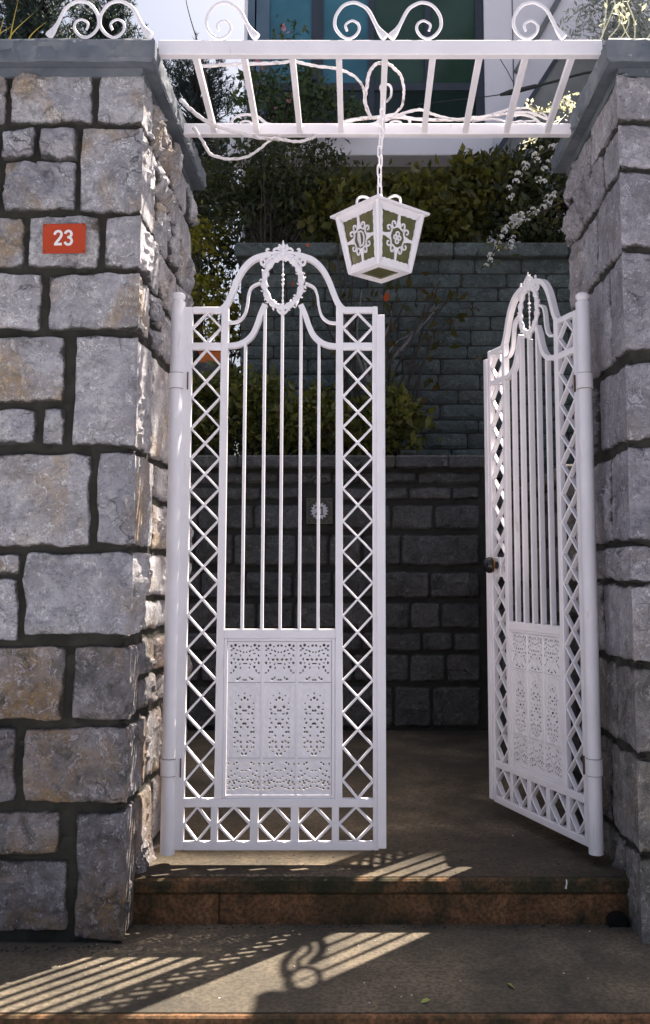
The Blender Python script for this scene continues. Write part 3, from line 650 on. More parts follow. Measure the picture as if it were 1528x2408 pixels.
# ------------------------------------------------------------------ overhead trellis
YT0, YT1 = 3.68, 4.25
tr = tag(empty('overhead_trellis', (0.1, YT0, 3.37)), 'white iron ladder trellis spanning overhead between the pillars', 'trellis')
def tpart(mb, name, smooth=False, mat=WP): return child(mb.build(name, mat, None, smooth), tr)
tpart(MB().box(XL + 0.046, XR - 0.046, YT0, YT0 + .040, 3.372, 3.436, .003), 'front_beam')
tpart(MB().box(XL + 0.046, XR - 0.046, YT1, YT1 + .040, 3.305, 3.359, .003), 'rear_beam')
for px_ in (455, 570, 685, 796, 906, 1020, 1131, 1241, 1351):
    xb = xx(px_, 133, YT0)
    m = MB(); y0, y1 = YT0 + .036, YT1 + .004
    for (y, zc) in ((y0, 3.392), (y1, 3.322)):
        m.v += [(xb - .0125, y, zc - .014), (xb + .0125, y, zc - .014), (xb + .0125, y, zc + .014), (xb - .0125, y, zc + .014)]
    m.f += [(0, 1, 2, 3), (7, 6, 5, 4), (0, 4, 5, 1), (1, 5, 6, 2), (2, 6, 7, 3), (3, 7, 4, 0)]
    tpart(m, 'cross_bar')
# scroll shape in pixels relative to its foot (foot at right end)
SCR = [(0, -2), (-12, -16), (-22, -32), (-40, -66), (-58, -80), (-76, -85), (-98, -78), (-114, -58), (-119, -40), (-117, -24), (-105, -8), (-88, 0), (-72, -6), (-62, -20), (-64, -34), (-76, -42), (-88, -38), (-94, -30), (-90, -18)]
def scroll(foot_x, mir, Y, base_py, name, par, k=1.0, squash=1.0):
    P = []
    for a, b_ in SCR: P.append(at(foot_x + mir*a*k, base_py + b_*k*squash, Y))
    q = spline(P, 5); n = len(q); m = MB()
    R = [.0088 - .0036*i/(n - 1) for i in range(n)]; R[0] = .016; R[1] = .0175; R[2] = .018; R[3] = .017; R[4] = .0155; R[5] = .0142; R[6] = .0128; R[7] = .0115; R[8] = .0105; R[9] = .0097
    m.tube(q, R, 8, 0.75); o = m.build(name, WP, None, True)
    return child(o, par) if par else o
for fx, mr in ((604, 1), (906, 1), (918, -1), (1326, 1)): scroll(fx, mr, YT0 + .02, 91, 'scroll', tr)
for fx, mr in ((640, 1), (1285, 1)): scroll(fx, mr, 4.42, 300, 'rear_scroll', tr, 0.8, 0.45)
scroll(868, -1, 4.42, 300, 'rear_scroll', tr, 0.8, 0.45)
o = scroll(113, -1, YT0 + .02, 88, 'iron_scroll', None); tag(o, 'white iron scroll on the left coping, its foot toward the left edge', 'iron scroll', 'scrolls standing on the left coping')
o = scroll(354, 1, YT0 + .02, 88, 'iron_scroll', None); tag(o, 'white iron scroll on the left coping, nearer the trellis', 'iron scroll', 'scrolls standing on the left coping')
# pale bare vine stems in the trellis
def stem(pts, r, label, name='vine_stem', mat='old_white', cat='vine', taper=0.6):
    q = spline([at(a, b_, y) for a, b_, y in pts], 7); jr = random.Random(len(pts)*7 + int(pts[0][0]))
    q = [p + Vector((jr.uniform(-1, 1), jr.uniform(-1, 1), jr.uniform(-1, 1)))*.0016 for p in q]
    n = len(q); m = MB(); m.tube(q, [r*(1 - (1 - taper)*i/(n - 1))*(1 + .12*math.sin(i*1.9)) for i in range(n)], 8)
    return tag(m.build(name, M[mat], None, True), label, cat, 'pale vine stems wound through the trellis' if cat == 'vine' else None)
stem([(462, 156, 4.1), (520, 153, 4.08), (590, 150, 4.06), (650, 148, 4.05), (690, 144, 4.05), (740, 155, 4.06), (795, 162, 4.06), (835, 181, 4.07), (852, 203, 4.08), (857, 222, 4.09), (860, 250, 4.13), (872, 277, 4.2)], .0085, 'long pale vine stem running level below the front beam')
stem([(872, 279, 4.2), (858, 240, 4.12), (862, 205, 4.08), (868, 172, 4.06), (884, 151, 4.05), (906, 148, 4.0), (924, 158, 4.03), (943, 180, 4.06), (949, 212, 4.1), (946, 245, 4.15), (930, 266, 4.2), (908, 279, 4.22)], .009, 'pale vine stem arching over the bar that holds the lantern')
stem([(425, 235, 4.15), (445, 255, 4.15), (485, 285, 4.16), (545, 308, 4.17), (610, 324, 4.18), (660, 328, 4.2), (700, 333, 4.22), (735, 324, 4.24), (752, 312, 4.3)], .0105, 'thick pale vine stem leaving the left coping below the rear beam')
stem([(455, 300, 4.15), (478, 335, 4.15), (495, 362, 4.16), (535, 374, 4.18), (580, 369, 4.2), (610, 350, 4.22), (640, 327, 4.24), (668, 318, 4.3)], .0085, 'pale vine stem sagging in a loop beside the left pillar')
stem([(800, 289, 4.32), (850, 279, 4.32), (920, 276, 4.33), (1000, 281, 4.33), (1060, 282, 4.33), (1120, 276, 4.33), (1185, 268, 4.32), (1240, 264, 4.32), (1290, 282, 4.32)], .010, 'pale vine stem lying along the rear beam to the right pillar')
stem([(905, 284, 4.22), (945, 268, 4.21), (985, 258, 4.21), (1010, 266, 4.21), (1050, 277, 4.21), (1100, 284, 4.21), (1160, 280, 4.22), (1200, 288, 4.22), (1260, 284, 4.24)], .008, 'pale vine stem twisting over the rear beam right of the chain')
stem([(1110, 286, 4.36), (1150, 272, 4.36), (1195, 258, 4.36), (1235, 254, 4.36), (1270, 264, 4.36), (1295, 285, 4.36)], .0075, 'short pale vine stem bowed above the rear beam near the right pillar')

# ------------------------------------------------------------------ lantern on its chain
YLN = 4.0; lx = xx(893, 580, YLN)
zt_, zb_ = zz(509, YLN), zz(642, YLN); rt, rb = .190, .133
lan = tag(empty('lantern', (lx, YLN, zb_), math.radians(-4.5)), 'white four-sided iron lantern with olive glass hanging on a chain', 'lantern')
Hl = zt_ - zb_
def corner_pts(r, z): return [Vector((r*math.cos(a), r*math.sin(a), z)) for a in [math.radians(q) for q in (-90, 0, 90, 180)]]
B4, T4 = corner_pts(rb, 0), corner_pts(rt, Hl)
def lpart(mb, name, mat=WP, smooth=False): return mb.build(name, mat, lan, smooth, loc=(0, 0, 0))
for i in range(4):
    j = (i + 1) % 4; b0, b1, t0, t1 = B4[i], B4[j], T4[i], T4[j]
    nrm = (b1 - b0).cross(t0 - b0).normalized()
    def fp(u, v, d=0.0):        # face point, u across, v up, d outward
        lo = b0.lerp(b1, u); hi = t0.lerp(t1, u); return lo.lerp(hi, v) + nrm*d
    # glass pane
    m = MB(); m.add([fp(.05, .04, -.006), fp(.95, .04, -.006), fp(.95, .96, -.006), fp(.05, .96, -.006)] + [fp(.05, .04, -.009), fp(.95, .04, -.009), fp(.95, .96, -.009), fp(.05, .96, -.009)],
                    [(0, 1, 2, 3), (7, 6, 5, 4), (0, 4, 5, 1), (1, 5, 6, 2), (2, 6, 7, 3), (3, 7, 4, 0)]); lpart(m, 'glass_pane', M['lantern_glass'])
    # frame plate with a wavy inner edge
    n = 120; v = []; f = []
    for k in range(n):
        t = k/n*4; e = int(t); q = t - e
        oc = [(0, 0), (1, 0), (1, 1), (0, 1)]
        a, b_ = oc[e], oc[(e + 1) % 4]; ou = a[0] + (b_[0] - a[0])*q; ov = a[1] + (b_[1] - a[1])*q
        mu, mv = .10, .09; wv = .016*abs(math.sin(q*math.pi*8))
        iu = min(max(ou, mu), 1 - mu); iv = min(max(ov, mv), 1 - mv)
        if e == 0: iv = mv + wv + .02
        if e == 2: iv = 1 - mv - wv - .02
        if e == 1: iu = 1 - mu - wv
        if e == 3: iu = mu + wv
        v += [fp(ou, ov, .002), fp(iu, iv, .002), fp(iu, iv, -.003), fp(ou, ov, -.003)]
    for k in range(n):
        h = (k + 1) % n
        for c_ in range(4): f.append((k*4 + c_, h*4 + c_, h*4 + (c_ + 1) % 4, k*4 + (c_ + 1) % 4))
    m = MB(); m.add(v, f); lpart(m, 'frame')
    # ornament: four tapering arms, a ring of curls and a figure in the middle
    def strip(pts, w, d0=.001, d1=-.004):
        P = [Vector((a, b_)) for a, b_ in pts]; v = []; k = len(P); Ws = w if hasattr(w, '__len__') else [w + 0*x for x in range(k)]
        asp = Hl/((b1 - b0).length*.5 + (t1 - t0).length*.5)
        for q in range(k):
            t = P[min(q + 1, k - 1)] - P[max(q - 1, 0)]; t = Vector((t.x, t.y*asp)).normalized(); nn = Vector((-t.y, t.x/asp))*Ws[q]/2
            for sg, dd in ((1, d0), (-1, d0), (-1, d1), (1, d1)): c_ = P[q] + nn*sg; v.append(fp(c_.x, c_.y, dd))
        f = [(q*4 + a, q*4 + 4 + a, q*4 + 4 + (a + 1) % 4, q*4 + (a + 1) % 4) for q in range(k - 1) for a in range(4)] + [(0, 1, 2, 3), (k*4 - 1, k*4 - 2, k*4 - 3, k*4 - 4)]
        return v, f
    m = MB()
    for pts, w in (([(.5, .93), (.5, .78), (.5, .68)], [.05, .06, .14]), ([(.5, .07), (.5, .22), (.5, .34)], [.05, .06, .14]), ([(.06, .5), (.2, .5), (.31, .5)], [.05, .06, .13]), ([(.94, .5), (.8, .5), (.69, .5)], [.05, .06, .13])): m.add(*strip(pts, w))
    for qx in (-1, 1):
        for qz in (-1, 1):
            def Q(pts): return [(.5 + qx*a, .5 + qz*b_) for a, b_ in pts]
            for pts in ([(.19, 0), (.165, .06), (.15, .11), (.19, .165), (.25, .15), (.245, .10), (.21, .10)], [(0, .18), (.055, .165), (.105, .14), (.15, .18), (.135, .245), (.085, .24), (.085, .205)], [(.15, .11), (.135, .13), (.105, .14)]):
                pt = [(p.x, p.y) for p in spline([(a, b_, 0) for a, b_ in Q(pts)], 4)]; m.add(*strip(pt, .028, .0013, -.0038))
    for cx2, cy_, rx2, ry in ((.5, .56, .04, .036), (.5, .44, .04, .036), (.555, .5, .035, .032), (.445, .5, .035, .032)) if i % 2 == 0 else ((.52, .5, .085, .12), (.47, .5, .02, .13)):
        pt = [(cx2 + rx2*math.cos(k*math.pi/8), cy_ + ry*math.sin(k*math.pi/8)) for k in range(17)]; m.add(*strip(pt, .026, .0016, -.0035))
    lpart(m, 'scrollwork')
m = MB()
for i in range(4): m = MB(); m.tube([B4[i]*1.0, T4[i]*1.0], [.0085, .0105], 6); lpart(m, 'corner_post')
m = MB()      # bottom frame and glass
Bo, Bi = corner_pts(rb + .006, -.004), corner_pts(rb - .042, -.004); Bo2, Bi2 = corner_pts(rb + .006, .010), corner_pts(rb - .042, .006)
v = [p for q in (Bo, Bi, Bi2, Bo2) for p in q]; m.add(v, [(a*4 + i, a*4 + (i + 1) % 4, ((a + 1) % 4)*4 + (i + 1) % 4, ((a + 1) % 4)*4 + i) for a in range(4) for i in range(4)]); lpart(m, 'bottom_frame')
m = MB(); g4, g5 = corner_pts(rb - .036, .001), corner_pts(rb - .036, .004); m.add(g4 + g5, [(3, 2, 1, 0), (4, 5, 6, 7)] + [(i, (i + 1) % 4, 4 + (i + 1) % 4, 4 + i) for i in range(4)]); lpart(m, 'bottom_glass', M['lantern_glass'])
m = MB(); re = rt + .032; e0, e1, e2, e3 = corner_pts(re, Hl - .002), corner_pts(re + .002, Hl + .008), corner_pts(.05, Hl + .062), corner_pts(rt - .02, Hl - .001)
v = e3 + e0 + e1 + e2; f = [(a*4 + i, a*4 + (i + 1) % 4, a*4 + 4 + (i + 1) % 4, a*4 + 4 + i) for a in range(3) for i in range(4)] + [(12, 13, 14, 15), (3, 2, 1, 0)]
m.add(v, f); lpart(m, 'roof')
for a in (0, 90, 180, 270):
    ca, sa = math.cos(math.radians(a + 45)), math.sin(math.radians(a + 45))
    q = spline([(ca*r_, sa*r_, Hl + z) for r_, z in ((.135, .020), (.130, .045), (.10, .064), (.065, .066), (.04, .058))], 5); m = MB(); m.tube(q, .0055, 6); lpart(m, 'roof_scroll', smooth=True)
m = MB(); m.lathe([(.05, Hl + .058), (.045, Hl + .07), (.018, Hl + .082), (.012, Hl + .10), (.004, Hl + .104)], 12); lpart(m, 'finial', smooth=True)
# chain
ztop = 3.385; zlow = zb_ + Hl + .100; Ln = 11; pitch = (ztop - zlow)/Ln
ch = tag(empty('chain', (lx, YLN, zlow)), 'white iron chain of long links holding the lantern', 'chain')
def link_mesh():
    hl = pitch*.5 + .004; w = .0095; pts = []
    for k in range(24):
        a = 2*math.pi*k/24; pts.append((w*math.cos(a), 0, (hl - w)*(1 if math.sin(a) > 0 else -1) + w*math.sin(a)))
    pts.append(pts[0]); m = MB(); m.tube(pts, .0042, 6, cap=False); return m.mesh('chain_link', True)
lme = link_mesh(); jr = random.Random(9)
for k in range(Ln): link('chain_link', lme, WP, ch, (jr.uniform(-.003, .003) + .022*(k/Ln)**2, 0, pitch*(k + .5)), (0, 0, math.radians(90*(k % 2) + 35)))
q = spline([(lx + .024, YLN, ztop - .03), (lx + .004, YLN - .006, ztop + .01), (lx + .018, YLN - .01, ztop + .028), (lx + .05, YLN, ztop + .022), (lx + .052, YLN + .008, ztop - .02), (lx + .03, YLN + .004, ztop - .05)], 6)
m = MB(); m.tube(q, .0055, 7); child(m.build('hook', M['old_white'], None, True), ch)

# ------------------------------------------------------------------ number plates
def digit_strokes(d):
    if d == '2': return [[(0.06, .74), (.10, .86), (.22, .96), (.40, 1.0), (.58, .97), (.70, .86), (.72, .72), (.64, .56), (.46, .38), (.26, .20), (.12, .05)], [(.02, .035), (.30, .035), (.52, .035), (.76, .035)]]
    if d == '3': return [[(.08, .80), (.16, .92), (.32, .99), (.50, .99), (.66, .90), (.70, .75), (.62, .62), (.48, .55), (.30, .53)], [(.32, .54), (.50, .52), (.66, .42), (.74, .27), (.68, .11), (.52, .02), (.34, .005), (.16, .07), (.06, .20)]]
ps = YF - 0.038
c4 = at(151.5, 561, ps); pw, ph = 104.5/2182*ps/2, 74.5/2182*ps/2
pt = tag(empty('number_plate', (c4.x, ps, c4.z - ph)), 'red house number plate reading 23 screwed to the left pillar', 'number plate')
pt.rotation_euler = (0, math.radians(-1.0), 0)
MB().box(-pw, pw, -.0025, .0025, 0, 2*ph, .002).build('plate', M['sign_red'], pt)
for k, d in enumerate('23'):
    wdt = .041; hgt = .056; x0 = -.040 + k*.041; z0 = ph - hgt/2 + .002
    mm = MB()
    for e_, st in enumerate(digit_strokes(d)): mm.ribbon([(x0 + p.x*wdt, z0 + p.y*hgt) for p in spline([(a, b_, 0) for a, b_ in st], 5)], .0100, -.0042 - .0003*e_, -.0018 + .0002*e_)
    mm.build('digit', M['sign_white'], pt)
for sx in (-1, 1):
    for zz_ in (.008, 2*ph - .008): MB().blob((sx*(pw - .008), -.0025, zz_), (.0040, .0025, .0040)).build('screw', M['screw'], pt, True)
child(MB().box(-.2, .2, YF - .032, YF - .02, c4.z - .04, c4.z + .04).build('plate_backing', M['mortar']), pl).location.x = c4.x - pl.location.x
bpy.data.objects['plate_backing'].scale = (.1, 1, .6)

# ------------------------------------------------------------------ retaining wall at the back with tile 21
rw = tag(empty('retaining_wall', (0, YB, 0)), 'dark stone retaining wall behind the gate with the number tile', 'stone wall')
child(MB().box(-3.2, 1.06, YB + .03, YB + .42, -.03, zz(1101, YB)).build('mortar', M['dark_mortar']), rw)
brow = [(1109, 1138, [300, 430, 578, 655, 780, 845, 981, 1132]), (1145, 1175, [330, 512, 612, 706, 'T', 794, 880, 961, 1062, 1127]), (1186, 1246, [310, 463, 595, 706, 'T', 794, 920, 1020, 1130]),
        (1256, 1331, [330, 456, 548, 620, 697, 773, 850, 943, 1130]), (1344, 1407, [330, 470, 575, 688, 780, 900, 1010, 1132]), (1417, 1480, [300, 440, 520, 602, 690, 790, 870, 965, 1037, 1132]),
        (1488, 1532, [320, 430, 560, 650, 760, 850, 992, 1067, 1132]), (1539, 1605, [330, 470, 600, 720, 830, 963, 1049, 1132]), (1615, 1712, [330, 440, 600, 760, 925, 1016, 1132])]
for y0, y1, xs in brow:
    z0, z1 = zz(y1, YB), zz(y0, YB); i = 0; pts = xs
    for a, b_ in zip(pts[:-1], pts[1:]):
        if a == 'T' or b_ == 'T': continue
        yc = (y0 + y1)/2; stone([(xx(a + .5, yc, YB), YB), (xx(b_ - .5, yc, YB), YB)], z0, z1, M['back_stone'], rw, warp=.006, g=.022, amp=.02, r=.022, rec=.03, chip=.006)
cpz = zz(1101, YB), zz(1072, YB)
x = -3.0
for wv in (1.1, .95, 1.25, .42, .72, .4):
    b_ = min(x + wv, 1.08); child(MB().box(x + .003, b_ - .003, YB - .05, YB + .5, cpz[0], cpz[1], .012).build('coping', M['back_stone']), rw); x = b_
# tile
tc = at(751, 1201.5, YB - .004); ts = 31.5/2182*YB
tl = tag(empty('number_tile', (tc.x, YB - .004, tc.z - ts)), 'dark square tile with a white star reading 21 on the back wall', 'number tile')
MB().box(-ts*1.18, ts*1.18, .004, .03, -.06, 2*ts + .10).build('tile_backing', M['dark_mortar'], tl)
MB().box(-ts, ts, -.006, .006, 0, 2*ts, .003).build('tile', M['tile_dark'], tl)
star = [(math.cos(math.pi*k/16)*(.072 if k % 2 == 0 else .055), ts + math.sin(math.pi*k/16)*(.072 if k % 2 == 0 else .055)) for k in range(32)]
MB().prism(star, -.0085, -.004).build('star', M['tile_white'], tl)
for sx in (-1, 1):
    for sz in (-1, 1):
        for k in range(3):
            q = spline([(sx*(ts - .012 - .012*k), ts + sz*(ts - .055 + .012*k), 0), (sx*(ts - .03 - .006*k), ts + sz*(ts - .040 + .006*k), 0), (sx*(ts - .055 + .012*k*.5), ts + sz*(ts - .014 - .01*k), 0)], 5)
            MB().ribbon([(p.x, p.y) for p in q], .0035, -.0078, -.005).build('relief', M['tile_relief'], tl)
for a in (0, 1): 
    MB().box(-ts + .006, ts - .006, -.0075, -.005, (.006 if a == 0 else 2*ts - .010), (.010 if a == 0 else 2*ts - .006)).build('relief', M['tile_relief'], tl)
    MB().box((-ts + .006 if a == 0 else ts - .010), (-ts + .010 if a == 0 else ts - .006), -.0074, -.005, .012, 2*ts - .012).build('relief', M['tile_relief'], tl)
mm = MB()
for e_, st in enumerate(digit_strokes('2')):
    sp_ = spline([(a, b_, 0) for a, b_ in st], 5); n = len(sp_); mm.ribbon([(-.036 + p.x*.042, ts - .030 + p.y*.062) for p in sp_], [.005 + .006*abs(math.sin(i/n*3.0 + .6)) for i in range(n)], -.0105 - .0003*e_, -.008)
mm.build('digit', M['black'], tl)
m = MB(); m.box(.016, .026, -.0105, -.008, ts - .030, ts + .034).box(.008, .034, -.0103, -.008, ts - .032, ts - .026); m.prism([(.016, ts + .034), (.016, ts + .022), (.006, ts + .020), (.006, ts + .025)], -.0101, -.008); m.build('digit', M['black'], tl)

# low side wall on the right of the landing
sw = tag(empty('side_wall', (1.2, 6.1, 0)), 'low dark stone wall along the landing behind the open leaf', 'stone wall')
child(MB().box(XR + .04, XR + .40, YRR + .03, YB + .3, -.03, 1.70).build('mortar', M['dark_mortar']), sw)
z = .01; jr = random.Random(21)
while z < 1.66:
    h = min(jr.uniform(.17, .27), 1.70 - z); y = YRR + .01
    while y < YB:
        w = min(jr.uniform(.3, .6), YB - y + .05); stone([(XR + .01, y + w - .012), (XR + .01, y + .012)], z + .012, z + h - .008, M['back_stone'], sw, g=.028, amp=.03, r=.035); y += w
    z += h
child(MB().box(XR - .03, XR + .42, YRR + .06, YB - .06, 1.70, 1.77, .012).build('coping', M['back_stone']), sw)

# ------------------------------------------------------------------ upper garden wall of split bricks
gw = tag(empty('garden_wall', (.8, Y2, 2.0)), 'greenish split-brick garden wall below the hedge', 'brick wall')
X0, X1 = xx(566, 700, Y2), 3.0; ZT = zz(607, Y2); ZB2 = 1.9
child(MB().box(X0 + .02, X1, Y2 + .02, Y2 + .38, 1.6, ZT).build('mortar', M['dark_mortar']), gw)
jr = random.Random(5); z = ZT
while z > ZB2:
    h = jr.choice((.135, .145, .15, .125)); x = X0 - jr.uniform(0, .3)
    while x < X1:
        w = jr.uniform(.34, .56)
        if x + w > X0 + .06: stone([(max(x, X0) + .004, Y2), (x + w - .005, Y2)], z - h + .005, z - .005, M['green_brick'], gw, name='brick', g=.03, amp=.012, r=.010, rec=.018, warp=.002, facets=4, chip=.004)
        x += w
    z -= h
x = X0 - .06
while x < X1: w = jr.uniform(.7, 1.1); child(MB().box(x + .004, min(x + w, X1) - .004, Y2 - .07, Y2 + .45, ZT, zz(576, Y2), .012).build('coping', M['green_brick']), gw); x += w
# planted ground behind the walls
MB().box(-9, X0 - .02, YB + .4, 30, -.4, 1.98).build('garden_bed', M['soil'])['kind'] = 'structure'
MB().box(X0 - .02, 3.2, YB + .44, Y2 + .05, -.4, 1.98).build('garden_bed', M['soil'])['kind'] = 'structure'
MB().box(X0 + .02, 14, Y2 + .36, 11.4, -.4, ZT - .05).build('terrace', M['soil'])['kind'] = 'structure'
MB().box(XR + .38, 14, YRR + .06, Y2 + .36, -.4, 1.66).build('garden_bed', M['soil'])['kind'] = 'structure'
MB().box(-60, 60, 6.0, 160, -.8, -.4).build('ground', M['soil'])['kind'] = 'structure'

# ------------------------------------------------------------------ house behind
YH = 11.3
hs = tag(empty('house', (3.5, YH, 0)), 'white house with a big teal glass window rising behind the garden', 'house')
def hp(mb, name, mat, smooth=False, par=None): return child(mb.build(name, mat, None, smooth), hs)
def hx(px, py=200): return xx(px, py, YH)
def hz_(py): return zz(py, YH)
HT = 17.6; xl_, xw0, xw1 = hx(572), hx(580), hx(1140); zsl0, zsl1 = hz_(388), hz_(338)
hp(MB().box(xw1, 13, YH, YH + 8, ZT - .4, HT), 'wall', M['house_white'])
hp(MB().box(xl_, xw0 - .002, YH + .02, YH + 8, ZT - .4, HT), 'wall', M['house_white'])
hp(MB().box(xw0, xw1 - .002, YH + .05, YH + 8, ZT - .4, zsl0), 'wall', M['house_olive'])
hp(MB().box(xw0, xw1 - .002, YH + .6, YH + 8, zsl0, HT - .02), 'room_back', M['pane_dark'])
hp(MB().box(xw0, xw1 - .002, YH + .03, YH + .6, hz_(-420), HT - .01), 'wall', M['house_white'])
hp(MB().box(xl_ - .15, hx(1150), YH - .28, YH + .10, zsl0, zsl1 - .06, .01), 'window_sill', M['house_white'])
hp(MB().box(xl_ - .12, hx(1146), YH - .24, YH + .08, zsl1 - .06, zsl1, .01), 'window_sill', M['house_white'])
wn = hp(MB().box(xw0, xw1 - .004, YH + .06, YH + .16, zsl1, zsl1 + .10), 'window', M['frame_dark'])
def wp(mb, name, mat):
    o = mb.build(name, mat, None); o.parent = wn; o.location = Vector(o.location) - Vector(hs.location) - Vector(wn.location); return o
ztop_ = hz_(-420); zt1 = hz_(198)
for a, b_, mt in ((580, 596, 'frame_blue'), (600, 631, 'frame_blue'), (731, 759, 'frame_dark'), (866, 880, 'frame_dark'), (1000, 1014, 'frame_dark'), (1120, 1139, 'frame_dark')):
    wp(MB().box(hx(a), hx(b_), YH + .04, YH + .14, zsl1 + .10, ztop_), 'frame', M[mt])
wp(MB().box(hx(631), hx(1120), YH + .05, YH + .13, hz_(207), hz_(190)), 'frame', M['frame_dark'])
for a, b_, mt in ((631, 731, 'pane_teal'), (759, 866, 'pane_teal'), (880, 1000, 'pane_teal'), (1014, 1120, 'pane_green')):
    wp(MB().box(hx(a), hx(b_), YH + .08, YH + .095, hz_(190), ztop_), 'pane', M[mt if a < 880 else 'pane_green'])
    wp(MB().box(hx(a), hx(b_), YH + .08, YH + .095, zsl1 + .1, hz_(207)), 'pane', M['pane_dark'])
for k in range(9): 
    xa = hx(1016) + k*.058; wp(MB().tube([(xa, YH + .30 + .03*(k % 2), hz_(190)), (xa + .01, YH + .30, ztop_)], .034, 7), 'curtain', M['curtain'])
hp(MB().box(hx(1206), hx(1209), YH - .006, YH + .01, hz_(330), HT - 1), 'seam', M['grey_panel'])
hp(MB().tube([at(1318, -10, YH - .05), at(1262, 90, YH - .05), at(1213, 170, YH - .05)], .035, 8), 'downpipe', M['grey_panel'], True)
# sloping stair parapet beside the house
Yp = 10.4
sp0 = tag(empty('stair_parapet', (at(1300, 300, Yp).x, Yp, ZT)), 'grey sloping stair parapet beside the white house', 'parapet')
poly = [(at(a, b_, Yp).x, at(a, b_, Yp).z) for a, b_ in ((1148, 396), (1190, 330), (1240, 250), (1312, 138), (1420, 120), (1520, 118), (1520, 470), (1148, 470))]
child(MB().prism(poly, Yp, Yp + .25).build('parapet_wall', M['grey_panel']), sp0)
q = [(at(a, b_, Yp).x, at(a, b_, Yp).z) for a, b_ in ((1146, 392), (1190, 325), (1240, 246), (1312, 133), (1420, 114))]
child(MB().ribbon(q, .05, Yp - .04, Yp + .28).build('handrail', M['frame_dark']), sp0)
# power cable with splice
cb = tag(empty('cable', at(1146, 228, 8.0)), 'black cable with a thick splice strung in front of the house wall', 'cable')
def cpart(pts, r, nm): m = MB(); m.tube([at(a, b_, 8.0) for a, b_ in pts], r, 8); child(m.build(nm, M['cable'], None, True), cb)
cpart([(980, 246), (1080, 234), (1146, 227), (1180, 222)], .005, 'wire'); cpart([(1176, 223), (1200, 217), (1230, 210), (1258, 203), (1266, 201)], [.012, .026, .022, .020, .010], 'splice'); cpart([(1262, 202), (1310, 190), (1350, 178), (1374, 172), (1500, 150)], .012, 'wire')
m = MB(); m.tube([at(a, b_, 8.2) for a, b_ in ((1170, 130), (1192, 165), (1210, 200))], .004, 5); tag(m.build('wire', M['cable']), 'thin dark wire slanting across the white house wall', 'wire')

# ------------------------------------------------------------------ plants
def leaves_obj(name, pts, size, mat, parent, seed, aspect=0.5, up=0.35, outward=None, jitter=0.75, fold=0.25):
    rs = np.random.RandomState(seed); n = len(pts); pts = np.asarray(pts)
    d = rs.randn(n, 3); d[:, 2] += up
    if outward is not None: d = d*0.7 + outward
    d /= np.linalg.norm(d, axis=1)[:, None]
    r = rs.randn(n, 3); r[:, 2] -= 0.2; sd = np.cross(d, r); sd /= np.linalg.norm(sd, axis=1)[:, None] + 1e-9; nn = np.cross(sd, d)
    L = (size*(1 + jitter*(rs.rand(n) - .5)*2))[:, None] if np.isscalar(size) else size[:, None]
    w = L*aspect/2
    base = pts; l = pts + d*L*.45 + sd*w + nn*w*fold; rr = pts + d*L*.45 - sd*w + nn*w*fold; tip = pts + d*L - nn*L*.12; mid = pts + d*L*.5
    V = np.stack([base, l, tip, rr, mid], 1).reshape(-1, 3); k = np.arange(n)[:, None]*5
    Fq = np.concatenate([k + [0, 4, 1], k + [1, 4, 2], k + [2, 4, 3], k + [3, 4, 0]], 0)
    c = V.mean(0); me = np_mesh(name, V - c, Fq, True)
    o = link(name, me, M[mat], None, tuple(float(q) for q in c))
    return child(o, parent) if parent else o
def clump_pts(ell, n, seed, nc=40, spread=0.16, shell=0.55):
    """leaf positions gathered in clumps inside a list of ellipsoids (centre, radii)"""
    rs = np.random.RandomState(seed); vol = np.array([e[1][0]*e[1][1]*e[1][2] for e in ell])**.67; vol = vol/vol.sum(); out = []
    for e, fr in zip(ell, vol):
        k = max(3, int(nc*fr)); d = rs.randn(k, 3); d /= np.linalg.norm(d, axis=1)[:, None]; rad = shell + (1 - shell)*rs.rand(k)
        cc = np.array(e[0]) + d*rad[:, None]*np.array(e[1]); m_ = max(1, int(n*fr/k))
        for c in cc: out.append(c + rs.randn(m_, 3)*spread*np.array([1, .8, .8])*rs.uniform(.6, 1.3))
    return np.vstack(out)
def branches(base, tips, r0, mat, name, parent, seed, r1=.003, sag=0.0):
    rs = random.Random(seed); m = MB()
    for t in tips:
        a = Vector(base) + Vector((rs.uniform(-1, 1), rs.uniform(-1, 1), 0))*r0*2; b_ = Vector(t); md = a.lerp(b_, .5) + Vector((rs.uniform(-.1, .1), rs.uniform(-.05, .05), rs.uniform(-.02, .12) - sag))*(b_ - a).length*.8
        q = spline([a, a.lerp(md, .5) + Vector((rs.uniform(-.03, .03), 0, 0)), md, md.lerp(b_, .55) + Vector((rs.uniform(-.04, .04), rs.uniform(-.03, .03), .03)), b_], 4); n = len(q)
        m.tube(q, [r0 + (r1 - r0)*(i/(n - 1))**.7 for i in range(n)], 6)
    return child(m.build(name, M[mat], None, True), parent)
def shrub(name, label, cat, base, ell, n, size, mat, seed, nc=40, spread=.14, aspect=.5, stems=9, r0=.016, bark='bark', shell=.5, group=None, part='foliage', up=.35):
    root = tag(empty(name, base), label, cat, group)
    P = clump_pts(ell, n, seed, nc, spread, shell); leaves_obj(part, P, size, mat, root, seed + 1, aspect, up)
    rs = np.random.RandomState(seed + 2); branches(base, [P[i] for i in rs.randint(0, len(P), stems)], r0, bark, 'stems', root, seed)
    return root
def E(px, py, Y, rx, ry, rz): p = at(px, py, Y); return ((p.x, p.y, p.z), (rx, ry, rz))
